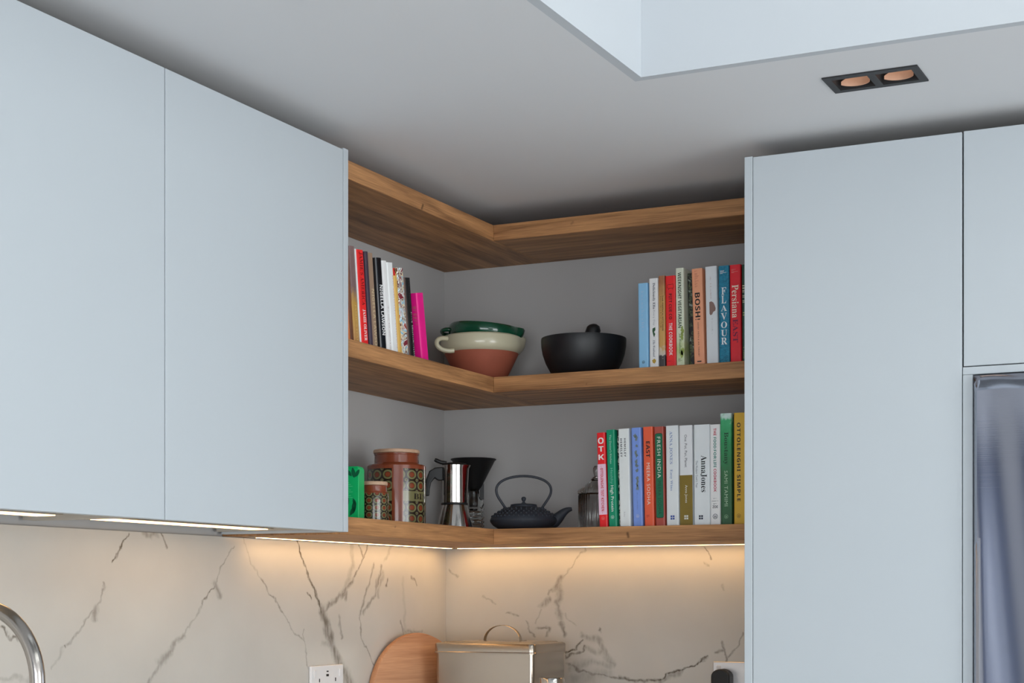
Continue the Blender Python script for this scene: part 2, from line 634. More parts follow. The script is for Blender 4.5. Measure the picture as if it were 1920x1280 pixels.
LEFT_VEINS = [(-1.37,1.533,-1.395,1.492,0.0022,0.8),(-1.395,1.492,-1.42,1.468,0.0022,0.8),(-1.444,1.428,-1.452,1.399,0.003,0.35),(-1.452,1.399,-1.47,1.387,0.0029,0.35),(-1.468,1.385,-1.471,1.359,0.0078,0.38),(-1.471,1.383,-1.515,1.339,0.0029,0.3),(-1.515,1.339,-1.555,1.306,0.0029,0.3),(-1.555,1.307,-1.555,1.304,0.0024,0.8),(-1.555,1.306,-1.598,1.269,0.0029,0.18),(-1.262,1.534,-1.255,1.521,0.0026,0.55),(-1.255,1.521,-1.244,1.508,0.0026,0.55),(-1.32,1.532,-1.276,1.534,0.0071,0.35),(-1.009,1.514,-1.053,1.471,0.0024,0.35),(-1.053,1.471,-1.076,1.436,0.0024,0.35),(-1.078,1.43,-1.057,1.406,0.0087,0.38),(-1.082,1.427,-1.121,1.387,0.0024,0.6),(-1.121,1.387,-1.186,1.322,0.0027,0.25),(-1.186,1.324,-1.214,1.308,0.0063,0.35),(-1.214,1.308,-1.235,1.287,0.0063,0.35),(-1.235,1.287,-1.267,1.266,0.0104,0.35),(-1.267,1.266,-1.311,1.22,0.0041,0.3),(-0.973,1.537,-0.942,1.485,0.0024,0.2),(-0.942,1.485,-0.9,1.444,0.0025,0.2),(-0.9,1.444,-0.846,1.395,0.0025,0.45),(-0.846,1.395,-0.813,1.366,0.0025,0.45),(-0.813,1.366,-0.78,1.329,0.0025,0.3),(-0.78,1.329,-0.719,1.297,0.0026,0.3),(-0.719,1.297,-0.707,1.23,0.0026,0.3),(-0.723,1.325,-0.723,1.298,0.0024,0.3),(-0.751,1.533,-0.732,1.492,0.0035,0.75),(-0.732,1.492,-0.7,1.446,0.0035,0.75),(-0.7,1.446,-0.672,1.41,0.0047,0.75),(-0.672,1.41,-0.641,1.369,0.0048,0.75),(-0.641,1.369,-0.62,1.324,0.0144,0.62),(-0.62,1.324,-0.6,1.287,0.0145,0.62),(-0.6,1.287,-0.569,1.244,0.0133,0.62),(-0.569,1.244,-0.536,1.206,0.0134,0.62),(-0.536,1.206,-0.501,1.162,0.0196,0.55),(-0.429,1.539,-0.45,1.502,0.0038,0.55),(-0.45,1.502,-0.501,1.444,0.0037,0.55),(-0.501,1.444,-0.556,1.408,0.0074,0.5),(-0.556,1.408,-0.61,1.384,0.0073,0.5),(-0.61,1.384,-0.637,1.363,0.0072,0.5),(-0.506,1.537,-0.504,1.481,0.0086,0.25),(-0.504,1.481,-0.539,1.421,0.0086,0.25),(-0.476,1.538,-0.455,1.502,0.0037,0.45),(-0.556,1.404,-0.531,1.414,0.0073,0.5),(-0.531,1.414,-0.536,1.401,0.0074,0.5),(-0.397,1.483,-0.434,1.422,0.0051,0.42),(-0.434,1.422,-0.465,1.361,0.005,0.42),(-0.36,1.486,-0.397,1.408,0.0051,0.42),(-0.397,1.408,-0.45,1.361,0.0051,0.42),(-0.355,1.467,-0.381,1.408,0.0077,0.3),(-0.47,1.358,-0.46,1.301,0.0027,0.4),(-0.46,1.301,-0.392,1.222,0.0027,0.4),(-0.308,1.54,-0.344,1.498,0.0052,0.2),(-0.33,1.45,-0.336,1.429,0.0038,0.7),(-0.21,1.458,-0.175,1.436,0.0033,0.5),(-0.261,1.338,-0.25,1.309,0.0039,0.4),(-0.25,1.317,-0.146,1.31,0.0039,0.25),(-0.252,1.45,-0.238,1.317,0.0065,0.13),(-0.71,1.414,-0.691,1.394,0.0024,0.7),(-0.564,1.355,-0.556,1.302,0.0049,0.42),(-0.641,1.289,-0.605,1.282,0.0072,0.2),(-1.733,1.35,-1.705,1.327,0.0027,0.6),(-1.705,1.327,-1.669,1.324,0.0027,0.6),(-1.691,1.323,-1.669,1.324,0.0046,0.5),(-1.733,1.253,-1.691,1.255,0.0054,0.2),(-1.691,1.255,-1.642,1.243,0.0055,0.2)]
BACK_VEINS = [(0.428,1.533,0.391,1.486,0.0022,0.3),(0.391,1.486,0.36,1.451,0.0022,0.3),(0.36,1.455,0.341,1.424,0.0088,0.42),(0.354,1.433,0.357,1.394,0.0097,0.4),(0.303,1.384,0.325,1.396,0.0089,0.45),(0.347,1.39,0.357,1.347,0.0079,0.35),(0.36,1.336,0.369,1.305,0.007,0.5),(0.291,1.318,0.325,1.324,0.0044,0.45),(0.325,1.324,0.316,1.299,0.0044,0.45),(0.286,1.333,0.303,1.37,0.0027,0.25),(0.369,1.359,0.403,1.324,0.0026,0.2),(0.332,1.424,0.322,1.41,0.0044,0.35),(0.125,1.409,0.163,1.38,0.0027,0.25),(0.201,1.358,0.234,1.348,0.0027,0.35),(0.254,1.337,0.281,1.298,0.0027,0.4),(0.375,1.254,0.406,1.263,0.0035,0.85),(0.406,1.263,0.425,1.288,0.0035,0.85),(0.375,1.245,0.419,1.252,0.0035,0.55),(0.419,1.252,0.431,1.272,0.0035,0.55),(0.375,1.228,0.434,1.201,0.0044,0.5),(0.434,1.201,0.525,1.192,0.0044,0.5),(0.525,1.194,0.6,1.181,0.0043,0.65),(0.6,1.181,0.644,1.194,0.0043,0.65),(0.644,1.194,0.688,1.212,0.003,0.9),(0.688,1.212,0.735,1.223,0.003,0.9),(0.735,1.223,0.772,1.251,0.003,0.9),(0.644,1.189,0.696,1.209,0.0069,0.4),(0.422,1.302,0.472,1.289,0.0079,0.33),(0.472,1.289,0.495,1.24,0.0078,0.33),(0.495,1.24,0.51,1.225,0.0078,0.33),(0.434,1.267,0.48,1.258,0.0087,0.28),(0.48,1.258,0.507,1.228,0.0087,0.28),(0.388,1.217,0.449,1.232,0.0105,0.25),(0.449,1.232,0.503,1.226,0.0105,0.25),(0.403,1.189,0.495,1.202,0.0158,0.22),(0.468,1.314,0.471,1.32,0.0044,0.6),(0.762,1.532,0.777,1.504,0.0025,0.5),(0.764,1.489,0.772,1.483,0.0034,0.25),(0.795,1.263,0.812,1.266,0.0042,0.5),(0.821,1.241,0.818,1.263,0.0034,0.5),(0.818,1.263,0.81,1.286,0.0034,0.5),(0.824,1.252,0.844,1.269,0.0025,0.4),(0.844,1.269,0.869,1.31,0.0025,0.4),(0.022,1.481,0.045,1.459,0.0027,0.3),(0.811,1.434,0.818,1.423,0.0034,0.2)]


RX, RY = 6.0, -8.0
struct(box('floor', (-0.1, RX + .1, RY - .1, .1, -0.1, 0), M_oakfloor))


def slab_with_holes(name, xs, ys, z0, z1, holes, mat):
    bm = bmesh.new()
    for i in range(len(xs) - 1):
        for j in range(len(ys) - 1):
            cx, cy = (xs[i] + xs[i + 1]) / 2, (ys[j] + ys[j + 1]) / 2
            if any(h[0] < cx < h[1] and h[2] < cy < h[3] for h in holes):
                continue
            bm_box(bm, xs[i], xs[i + 1], ys[j], ys[j + 1], z0, z1)
    return obj(name, bm, mat)


SX0, SX1, SY0, SY1 = 1.02, 2.98, -4.0, -1.105
DX0, DX1, DY0, DY1 = 1.337, 1.499, -0.941, -0.861
struct(slab_with_holes('ceiling', [-.1, SX0 - .02, DX0, DX1, SX1 + .02, RX + .1], [RY - .1, SY0 - .02, SY1 + .02, DY0, DY1, .1], CEIL, CEIL + .06,
                       [(SX0 - .02, SX1 + .02, SY0 - .02, SY1 + .02), (DX0, DX1, DY0, DY1)], M_ceil))
struct(box('wall_skylight_left', (SX0 - .02, SX0, SY0 - .02, SY1 + .02, CEIL, 2.99), M_shaft))
struct(box('wall_skylight_right', (SX1, SX1 + .02, SY0 - .02, SY1 + .02, CEIL, 2.99), M_shaft))
struct(box('wall_skylight_back', (SX0, SX1, SY1, SY1 + .02, CEIL, 2.99), M_shaft))
struct(box('wall_skylight_front', (SX0, SX1, SY0 - .02, SY0, CEIL, 2.99), M_shaft))
bm = bmesh.new()
for d in ((SX0 - .02, SX0 + .05, SY0, SY1, 2.99, 3.04), (SX1 - .05, SX1 + .02, SY0, SY1, 2.99, 3.04), (SX0, SX1, SY0 - .02, SY0 + .05, 2.99, 3.04), (SX0, SX1, SY1 - .05, SY1 + .02, 2.99, 3.04)):
    bm_box(bm, *d)
win = struct(obj('window_1', bm, M_frame))
box('pane', (SX0 + .05, SX1 - .05, SY0 + .05, SY1 - .05, 3.01, 3.016), thin_glass('window_glass'), win)

struct(box('wall_back', (-.1, RX + .1, 0, .1, 0, CEIL), M_wall))
struct(box('wall_left', (-.1, 0, RY, 0, 0, CEIL), M_wall))
bm = bmesh.new()   # right wall with a wide window
bm_box(bm, RX, RX + .1, -1.7, 0, 0, CEIL)
bm_box(bm, RX, RX + .1, RY, -5.1, 0, CEIL)
bm_box(bm, RX, RX + .1, -5.1, -1.7, 0, .2)
bm_box(bm, RX, RX + .1, -5.1, -1.7, 2.2, CEIL)
struct(obj('wall_right', bm, M_wall))
bm = bmesh.new()
for y in (-5.1, -3.43, -1.76):
    bm_box(bm, RX + .01, RX + .06, y, y + .06, .2, 2.2)
bm_box(bm, RX + .01, RX + .06, -5.1, -1.7, 2.14, 2.2)
bm_box(bm, RX + .01, RX + .06, -5.1, -1.7, .2, .26)
struct(obj('window_3', bm, M_frame))
bm = bmesh.new()   # rear wall: wide garden opening, slim slot added for the fridge's reflected streak
bm_box(bm, -.1, .70, RY - .1, RY, 0, CEIL)
bm_box(bm, .86, 1.5, RY - .1, RY, 0, CEIL)
bm_box(bm, .70, .86, RY - .1, RY, 2.2, CEIL)
bm_box(bm, 5.9, RX + .1, RY - .1, RY, 0, CEIL)
bm_box(bm, 1.5, 5.9, RY - .1, RY, 2.2, CEIL)
struct(obj('wall_rear', bm, M_rear))
bm = bmesh.new()
for x in (1.5, 2.95, 4.4, 5.84):
    bm_box(bm, x, x + .06, RY - .06, RY - .01, 0, 2.2)
bm_box(bm, 1.5, 5.9, RY - .06, RY - .01, 2.14, 2.2)
bm_box(bm, 1.5, 5.9, RY - .06, RY - .01, 0, .05)
struct(obj('window_2', bm, M_frame))

# ------------------------------------------------------------------ marble splashback
M_marL = marble('marble_left', 'y', LEFT_VEINS)
M_marB = marble('marble_back', 'x', BACK_VEINS)
WT = 0.915
tag(box('splashback_panel', (0.0005, .012, -3.2, -0.0125, WT, 1.5355), M_marL, bevel=.0008), 'veined white marble splashback on the left wall behind the tap', 'splashback')
tag(box('splashback_panel', (.0005, 1.058, -.012, -.0005, WT, 1.5355), M_marB, bevel=.0008), 'veined white marble splashback on the back wall behind the bread bin', 'splashback')

# ------------------------------------------------------------------ worktop and base units (below the frame)
M_top = plain('worktop_stone', (214, 212, 208), rough=0.3, var=0.03, scale=20)
bm = bmesh.new()
bm_prism(bm, [(.0005, -3.2), (.63, -3.2), (.63, -.63), (1.058, -.63), (1.058, -.0005), (.0005, -.0005)], .885, WT)
tag(obj('worktop', bm, M_top, bevel=.002), 'pale stone corner worktop carrying the bread bin and tap', 'worktop')


def base_unit(x0, x1, y0, y1, face, label):
    t = thing('base_cabinet', label, 'cabinet', group='base cabinets under the worktop')
    box('body', (x0, x1, y0, y1, .1, .8845), M_carc, t)
    if face == 'x':
        box('door', (x1 + .001, x1 + .021, y0 + .002, y1 - .002, .1, .875), M_door, t, bevel=.001)
        box('plinth', (x0, x1 - .04, y0, y1, 0, .1), M_door, t)
    else:
        box('door', (x0 + .002, x1 - .002, y0 - .021, y0 - .001, .1, .875), M_door, t, bevel=.001)
        box('plinth', (x0, x1, y0 + .04, y1, 0, .1), M_door, t)


for i in range(4):
    base_unit(.001, .59, -3.2 + .64 * i, -3.2 + .64 * (i + 1) - .004, 'x', ['pale base cabinet under the worktop, furthest from the corner', 'pale base cabinet under the tap', 'pale base cabinet under the left worktop, second from the corner', 'pale base cabinet under the left worktop next to the corner'][i])
base_unit(.62, 1.056, -.59, -.001, 'y', 'pale base cabinet under the bread bin beside the tall cupboard')

# ------------------------------------------------------------------ upper cabinets on the left wall
M_led = plain('led_diffuser_neutral', (255, 240, 215), rough=0.4, var=0, emit=(255, 200, 134), emit_s=2.9)
M_ledw = plain('led_diffuser_warm', (255, 225, 180), rough=0.4, var=0, emit=(255, 202, 136), emit_s=10.0)
M_alu = plain('led_aluminium', (190, 180, 165), rough=0.3, metal=0.9)


def upper(y0, y1, led0, led1, label, end_panel):
    t = thing('wall_cabinet', label, 'cabinet')
    z0, z1 = 1.545, 2.335
    bm = bmesh.new()   # open-bottomed carcass with a recessed light shelf
    bm_box(bm, .0125, .304, y0, y1, 1.553, z1)
    bm_box(bm, .0125, .304, y0, y0 + .016, z0, 1.553)
    bm_box(bm, .0125, .304, y1 - .016, y1, z0, 1.553)
    obj('carcass', bm, M_carc, t)
    d = box('door', (.306, .327, y0 + .0005, y1 - .0005, 1.540, 2.3466), M_door, t, bevel=.0012)
    p = box('led_profile', (.118, .178, led0 - .012, led1 + .012, 1.547, 1.5528), M_alu, t, bevel=.001)
    box('led_diffuser', (.126, .170, led0, led1, 1.5455, 1.5472), M_led, p)
    for yy in (y0 + .05, y1 - .06):
        box('push_latch', (.286, .303, yy, yy + .03, 1.5455, 1.5528), M_black, t, bevel=.001)
    if end_panel:
        box('end_panel', (.0125, .3275, y1 + .0015, y1 + .0200, 1.540, 2.3505), M_door, t, bevel=.0012)
    return t


upper(-2.2585, -1.6575, -2.15, -1.765, 'pale grey handleless wall cabinet running out of the left edge', False)
upper(-1.6560, -1.0560, -1.62, -1.105, 'pale grey handleless wall cabinet beside the oak corner shelves', True)

# ------------------------------------------------------------------ oak corner shelves
OD, OL = (106, 70, 44), (204, 150, 100)
M_oakL = wood('oak_grain_along_left_wall', 'y', OD, OL, plank=.2, knots=[(-.676, 2.304, -.670, 2.313, .006, .75), (-.80, 1.560, -.797, 1.561, .004, .4)])
M_oakR = wood('oak_grain_along_back_wall', 'x', OD, OL, knots=[(.669, 1.557, .671, 1.549, .006, .7), (.52, 2.322, .524, 2.326, .005, .3), (.56, 1.925, .561, 1.926, .003, .3)])
SHELF_END_Y, SHELF_END_X = -1.0345, 1.0585
for z0, z1, lab in ((2.300, 2.340, 'topmost oak corner shelf, empty, just under the ceiling'), (1.918, 1.957, 'middle oak corner shelf holding two bowls and books'), (1.536, 1.5745, 'lowest oak corner shelf with teapot and jars, lit from beneath')):
    t = thing('corner_shelf', lab, 'shelf')
    box('board', (.0015, .305, SHELF_END_Y, -.0015, z0, z1), M_oakL, t, bevel=.0010)
    box('board', (.3055, SHELF_END_X, -.305, -.0015, z0, z1), M_oakR, t, bevel=.0010)
    if z0 < 1.6:
        p = box('led_profile', (.044, .068, SHELF_END_Y + .03, -.069, z0 - .0014, z0 - .0002), M_alu, t)
        box('led_diffuser', (.049, .063, SHELF_END_Y + .06, -.072, z0 - .0019, z0 - .0015), M_ledw, p)
        p = box('led_profile', (.070, SHELF_END_X - .004, -.068, -.044, z0 - .0014, z0 - .0002), M_alu, t)
        box('led_diffuser', (.074, SHELF_END_X - .006, -.063, -.049, z0 - .0019, z0 - .0015), M_ledw, p)

# ------------------------------------------------------------------ tall units and fridge
t = thing('tall_cabinet', 'tall pale grey cupboard between the oak shelves and the fridge', 'cabinet', (0, 0, 0))
box('end_panel', (1.060, 1.0784, -.600, -.001, 0, 2.3535), M_door, t, bevel=.0012)
box('carcass', (1.079, 1.5235, -.578, -.001, .1, 2.335), M_carc, t)
box('plinth', (1.079, 1.5235, -.54, -.001, 0, .1), M_door, t)
box('door', (1.0794, 1.5228, -.600, -.580, .1, 2.3515), M_door, t, bevel=.0012)
t = thing('fridge_housing', 'pale grey bridging cabinet and frame around the steel fridge', 'cabinet', (0, 0, 0))
box('door', (1.5262, 2.00, -.600, -.580, 1.8730, 2.3525), M_door, t, bevel=.0012)
box('door', (2.003, 2.478, -.600, -.580, 1.8730, 2.3525), M_door, t, bevel=.0012)
box('carcass', (1.5245, 2.48, -.578, -.001, 1.874, 2.335), M_carc, t)
box('top_rail', (1.5245, 2.48, -.600, -.001, 1.8555, 1.8710), M_door, t, bevel=.0008)
box('side_panel', (1.5245, 1.5445, -.600, -.001, 0, 1.8550), M_door, t, bevel=.0008)
box('side_panel', (2.48, 2.50, -.600, -.001, 0, 2.3535), M_door, t, bevel=.0008)


def brushed_steel(name, col, rough, wave=0.0, brush_axis='x', aniso=0.6):
    m, nt, b = new_mat(name)
    b.inputs['Base Color'].default_value = rgb(col)
    setin(b, Metallic=1.0, Roughness=rough, Anisotropic=aniso)
    tc = nt.nodes.new('ShaderNodeTexCoord')
    mp = nt.nodes.new('ShaderNodeMapping')
    mp.inputs['Scale'].default_value = {'x': (3, 3, 900), 'z': (900, 900, 3)}[brush_axis]
    nt.links.new(tc.outputs['Object'], mp.inputs['Vector'])
    nz = nt.nodes.new('ShaderNodeTexNoise')
    nz.inputs['Scale'].default_value = 1.0
    nt.links.new(mp.outputs[0], nz.inputs['Vector'])
    bp = nt.nodes.new('ShaderNodeBump')
    bp.inputs['Strength'].default_value = 0.05
    bp.inputs['Distance'].default_value = 0.0004
    nt.links.new(nz.outputs['Fac'], bp.inputs['Height'])
    nt.links.new(bp.outputs['Normal'], b.inputs['Normal'])
    return m


M_fridge = brushed_steel('fridge_steel', (170, 174, 186), 0.12)
M_steel = brushed_steel('brushed_steel', (172, 160, 146), 0.24)
M_chrome = plain('polished_steel', (205, 200, 195), rough=0.13, metal=1.0, var=0.01)
t = thing('fridge', 'brushed stainless steel fridge at the right edge', 'fridge', (0, 0, 0))
box('body', (1.5475, 2.4755, -.565, -.03, .0, 1.8500), M_gasket, t)


def fridge_door(x0, x1, z0, z1):
    """sheet-steel door whose skin bows and ripples a little, with rolled edges"""
    bm = bmesh.new()
    nx, nz = 60, 70
    r = .010
    grid = []
    for j in range(nz + 1):
        row = []
        for i in range(nx + 1):
            u, w = i / nx, j / nz
            u2 = u ** 1.7 if u < .5 else u
            u2 = u
            x = x0 + (x1 - x0) * u2
            z = z0 + (z1 - z0) * w
            e = min(x - x0, x1 - x, z - z0, z1 - z)
            roll = r - math.sqrt(max(0, r * r - max(0, r - e) ** 2)) if e < r else 0
            du = (x - x0)
            ripple = .0015 * math.sin((du - .085 * max(0, 1.851 - z) ** 1.1) * 47) * math.exp(-du * 4.5)
            y = -.622 + roll + ripple * min(1, e / .02)
            row.append(bm.verts.new((x, y, z)))
        grid.append(row)
    for j in range(nz):
        for i in range(nx):
            bm.faces.new((grid[j][i], grid[j][i + 1], grid[j + 1][i + 1], grid[j + 1][i]))
    # sides and back
    edge = grid[0][:] + [grid[j][nx] for j in range(1, nz + 1)] + grid[nz][nx - 1::-1] + [grid[j][0] for j in range(nz - 1, 0, -1)]
    back = [bm.verts.new((v.co.x, -.570, v.co.z)) for v in edge]
    n = len(edge)
    for k in range(n):
        bm.faces.new((edge[k], back[k], back[(k + 1) % n], edge[(k + 1) % n]))
    bm.faces.new(back[::-1])
    return obj('door', bm, M_fridge, t, smooth=True, angle=50)


fridge_door(1.5490, 2.0095, .70, 1.8510)
fridge_door(2.0135, 2.4740, .70, 1.8510)
box('freezer_drawer', (1.5490, 2.4740, -.622, -.570, .04, .695), M_fridge, t, bevel=.006)

# ------------------------------------------------------------------ twin downlight in the ceiling
M_dl = plain('downlight_black', (38, 38, 40), rough=0.5)
M_copper = plain('copper_reflector', (206, 166, 142), rough=0.5, metal=0.2)
M_lamp = plain('downlight_lamp', (255, 230, 205), rough=0.5, var=0, emit=(255, 224, 200), emit_s=0.8)
t = thing('ceiling_downlight', 'black framed twin recessed downlight in the ceiling', 'downlight', (1.418, -.901, CEIL))
bm = bmesh.new()
ox, oy = 1.418, -.901
x0, x1, y0, y1 = 1.3275 - ox, 1.5085 - ox, -.9515 - oy, -.8505 - oy
h = [(1.3420 - ox, 1.4105 - ox), (1.4255 - ox, 1.4940 - ox)]
hy0, hy1 = -.9345 - oy, -.8660 - oy
for d in ((x0, x1, y0, hy0), (x0, x1, hy1, y1), (x0, h[0][0], hy0, hy1), (h[0][1], h[1][0], hy0, hy1), (h[1][1], x1, hy0, hy1)):
    bm_box(bm, *d, -.003, -.0002)
obj('frame', bm, M_dl, t)
for a, b in h:
    c = (a + b) / 2
    bm = bmesh.new()   # recessed box
    bm_box(bm, a - .003, a, hy0, hy1, 0, .055)
    bm_box(bm, b, b + .003, hy0, hy1, 0, .055)
    bm_box(bm, a - .003, b + .003, hy0 - .003, hy0, 0, .055)
    bm_box(bm, a - .003, b + .003, hy1, hy1 + .003, 0, .055)
    bm_box(bm, a - .003, b + .003, hy0 - .003, hy1 + .003, .055, .058)
    rc = obj('recess', bm, M_dl, t)
    lathe('lamp', [(0, .034), (.027, .034), (.028, .038), (.024, .046), (0, .046)], M_lamp, t, n=28).location = (c, (hy0 + hy1) / 2, 0)
    bm = bmesh.new()   # curved copper reflector on the far side of the recess
    rows = []
    for k in range(15):
        q = math.radians(-64 + 128 * k / 14)
        x, y = c + .031 * math.sin(q), hy1 - .0345 + .031 * math.cos(q)
        top = .004 + .019 * math.cos(q * 1.25)
        rows.append([bm.verts.new(p) for p in ((x, y, .001), (x, y, top), (x, y + .001, top), (x, y + .001, .001))])
    for r0, r1 in zip(rows, rows[1:]):
        for k in range(4):
            bm.faces.new((r0[k], r1[k], r1[(k + 1) % 4], r0[(k + 1) % 4]))
    bm.faces.new(rows[0][::-1])
    bm.faces.new(rows[-1])
    obj('reflector', bm, M_copper, t, smooth=True, angle=40)

# ------------------------------------------------------------------ things on the shelves
Z_LOW, Z_MID = 1.5748, 1.9573
M_terra = plain('terracotta', (162, 86, 64), rough=0.75, var=0.12, scale=25, bump=0.1)
M_cream = plain('cream_glaze', (206, 200, 172), rough=0.22, var=0.05, scale=18, coat=0.3)
M_green = plain('dark_green_glaze', (18, 74, 52), rough=0.14, var=0.35, scale=22, coat=0.5)
M_bowl = plain('black_stoneware', (28, 29, 32), rough=0.42, var=0.2, scale=30)
M_iron = plain('cast_iron', (46, 51, 60), rough=0.55, var=0.1, scale=80, bump=0.15)
M_plastic = plain('black_plastic', (17, 18, 20), rough=0.5)
M_paleoak = wood('pale_wood_lid', 'x', (176, 140, 112), (206, 172, 146), scale=2.0)
M_glass = glass('clear_glass', (0.96, 0.98, 0.98))
M_glassg = glass('ribbed_glass', (0.90, 0.91, 0.90))


def notch(center, width, out, zmin):
    """radial bulge that pulls a pouring lip out of a rim"""
    def f(a, r, z):
        d = (a - center + PI) % (2 * PI) - PI
        if abs(d) < width and z > zmin:
            k = math.cos(d / width * PI / 2) ** 2
            return r + out * k * (z - zmin) / .04
        return r
    return f


# terracotta mixing bowl with cream glazed rim
bx, by = .204, -.172
t = thing('mixing_bowl', 'terracotta bowl with cream glazed rim, loop handle and pouring lip', 'bowl', (bx, by, Z_MID), (0, 0, YAW))
lathe('body', [(0, 0), (.052, 0), (.057, .003), (.064, .014), (.083, .052), (.0985, .084), (.0985, .088), (.094, .088), (.080, .060), (.060, .022), (.05, .010), (0, .009)], M_terra, t, n=64)
lip = notch(math.radians(2), math.radians(22), .012, .085)
lathe('glazed_rim', [(.0955, .080), (.1010, .083), (.1065, .091), (.1085, .100), (.1080, .112), (.1060, .121), (.1020, .1245), (.0990, .123), (.0965, .115), (.0950, .100), (.0945, .088)], M_cream, t, n=96, closed=True, radial=lip)
hp = bez((-.088, -.064, .112), (-.128, -.092, .118), (-.122, -.086, .070), (-.070, -.074, .080), 14)
tube('handle', hp, .0062, M_cream, t, n=12)

# dark green dish nested inside
t2 = thing('nested_dish', 'dark green glazed dish nested tilted inside the terracotta bowl', 'dish', (bx + .004, by + .002, Z_MID + .083), (math.radians(1.0), math.radians(5.0), YAW))
lathe('body', [(0, 0), (.050, 0), (.056, .004), (.080, .030), (.0865, .040), (.0840, .042), (.076, .030), (.050, .008), (0, .006)], M_terra, t2, n=64)
lathe('glazed_rim', [(.0830, .036), (.0900, .038), (.0955, .046), (.0965, .056), (.0945, .066), (.0900, .0705), (.0860, .068), (.0840, .058), (.0830, .046)], M_green, t2, n=96, closed=True, radial=notch(math.radians(-14), math.radians(16), .016, .036))
tube('handle', bez((-.088, -.02, .052), (-.122, -.03, .052), (-.120, .02, .040), (-.088, .03, .044), 12), .0055, M_green, t2, n=10)

# black bowl with pestle
t = thing('serving_bowl', 'round black stoneware bowl on the middle shelf', 'bowl', (.492, -.165, Z_MID))
lathe('body', [(0, 0), (.064, 0), (.072, .003), (.085, .018), (.097, .040), (.1045, .062), (.1080, .082), (.1088, .098), (.1082, .1025), (.1062, .1030), (.1050, .100), (.1030, .080), (.095, .050), (.080, .025), (.060, .012), (0, .010)], M_bowl, t, n=72)
t = thing('pestle', 'dark rounded pestle end sticking up out of the black bowl', 'pestle', (.492, -.150, Z_MID + .0245), (0, 0, YAW))
bm = bmesh.new()
bm_tube(bm, [(-.035, 0, .0), (-.02, .0, .030), (0, 0, .062), (.014, 0, .090), (.020, 0, .106), (.0215, 0, .114), (.022, 0, .118)], [.012, .013, .015, .0185, .0185, .014, .006], n=20)
obj('body', bm, M_bowl, t, smooth=True, angle=60)


# patterned storage jars ------------------------------------------------
def retro_pattern(name, radius, cell_u, cell_z, z_off, z_cut, label_band=None, panels=None):
    """bronze-green ring print on a brown glaze, laid out around the jar"""
    m, nt, b = new_mat(name)
    setin(b, Roughness=0.16, Coat_Weight=0.4)
    tc = nt.nodes.new('ShaderNodeTexCoord')
    sp = nt.nodes.new('ShaderNodeSeparateXYZ')
    nt.links.new(tc.outputs['Object'], sp.inputs[0])
    ang = math_node(nt, 'ARCTAN2', sp.outputs['Y'], sp.outputs['X'])
    u = math_node(nt, 'MULTIPLY', ang, radius / cell_u)
    z = sp.outputs['Z']
    v = math_node(nt, 'DIVIDE', math_node(nt, 'SUBTRACT', z, z_off), cell_z)
    fu = math_node(nt, 'SUBTRACT', math_node(nt, 'FRACT', u), .5)
    fv = math_node(nt, 'SUBTRACT', math_node(nt, 'FRACT', v), .5)
    d = math_node(nt, 'SQRT', math_node(nt, 'ADD', math_node(nt, 'MULTIPLY', fu, fu), math_node(nt, 'MULTIPLY', fv, fv)))
    # small circles where four rings meet
    gu = math_node(nt, 'SUBTRACT', math_node(nt, 'FRACT', math_node(nt, 'ADD', u, .5)), .5)
    gv = math_node(nt, 'SUBTRACT', math_node(nt, 'FRACT', math_node(nt, 'ADD', v, .5)), .5)
    e = math_node(nt, 'SQRT', math_node(nt, 'ADD', math_node(nt, 'MULTIPLY', gu, gu), math_node(nt, 'MULTIPLY', gv, gv)))
    cr = nt.nodes.new('ShaderNodeValToRGB')
    cr.color_ramp.interpolation = 'CONSTANT'
    brown, green, dark = rgb((128, 62, 38)), rgb((112, 108, 72)), rgb((40, 30, 20))
    els = cr.color_ramp.elements
    els[0].position, els[0].color = 0.0, brown
    els[1].position, els[1].color = 0.23, dark
    for p, c in ((.265, green), (.425, dark)):
        q = els.new(p)
        q.color = c
    nt.links.new(d, cr.inputs['Fac'])
    c2 = nt.nodes.new('ShaderNodeValToRGB')
    c2.color_ramp.interpolation = 'CONSTANT'
    els = c2.color_ramp.elements
    els[0].position, els[0].color = 0.0, dark
    els[1].position, els[1].color = 0.05, green
    nt.links.new(e, c2.inputs['Fac'])
    mx = nt.nodes.new('ShaderNodeMix')
    mx.data_type = 'RGBA'
    nt.links.new(math_node(nt, 'LESS_THAN', e, .13), mx.inputs['Factor'])
    nt.links.new(cr.outputs['Color'], mx.inputs['A'])
    nt.links.new(c2.outputs['Color'], mx.inputs['B'])
    out = mx.outputs['Result']
    if label_band:
        k = math_node(nt, 'MULTIPLY', math_node(nt, 'GREATER_THAN', z, label_band[0]), math_node(nt, 'LESS_THAN', z, label_band[1]))
        m2 = nt.nodes.new('ShaderNodeMix')
        m2.data_type = 'RGBA'
        nt.links.new(k, m2.inputs['Factor'])
        nt.links.new(out, m2.inputs['A'])
        m2.inputs['B'].default_value = green
        out = m2.outputs['Result']
    plainmask = math_node(nt, 'GREATER_THAN', z, z_cut)
    if panels:
        for a0, a1 in panels:
            k = math_node(nt, 'MULTIPLY', math_node(nt, 'GREATER_THAN', ang, a0), math_node(nt, 'LESS_THAN', ang, a1))
            plainmask = math_node(nt, 'MAXIMUM', plainmask, k)
    m3 = nt.nodes.new('ShaderNodeMix')
    m3.data_type = 'RGBA'
    nt.links.new(plainmask, m3.inputs['Factor'])
    nt.links.new(out, m3.inputs['A'])
    m3.inputs['B'].default_value = brown
    nt.links.new(m3.outputs['Result'], b.inputs['Base Color'])
    return m


M_jarbrown = plain('brown_glaze', (128, 62, 38), rough=0.15, var=0.08, coat=0.4)
M_ink = plain('dark_print', (34, 26, 18), rough=0.3)
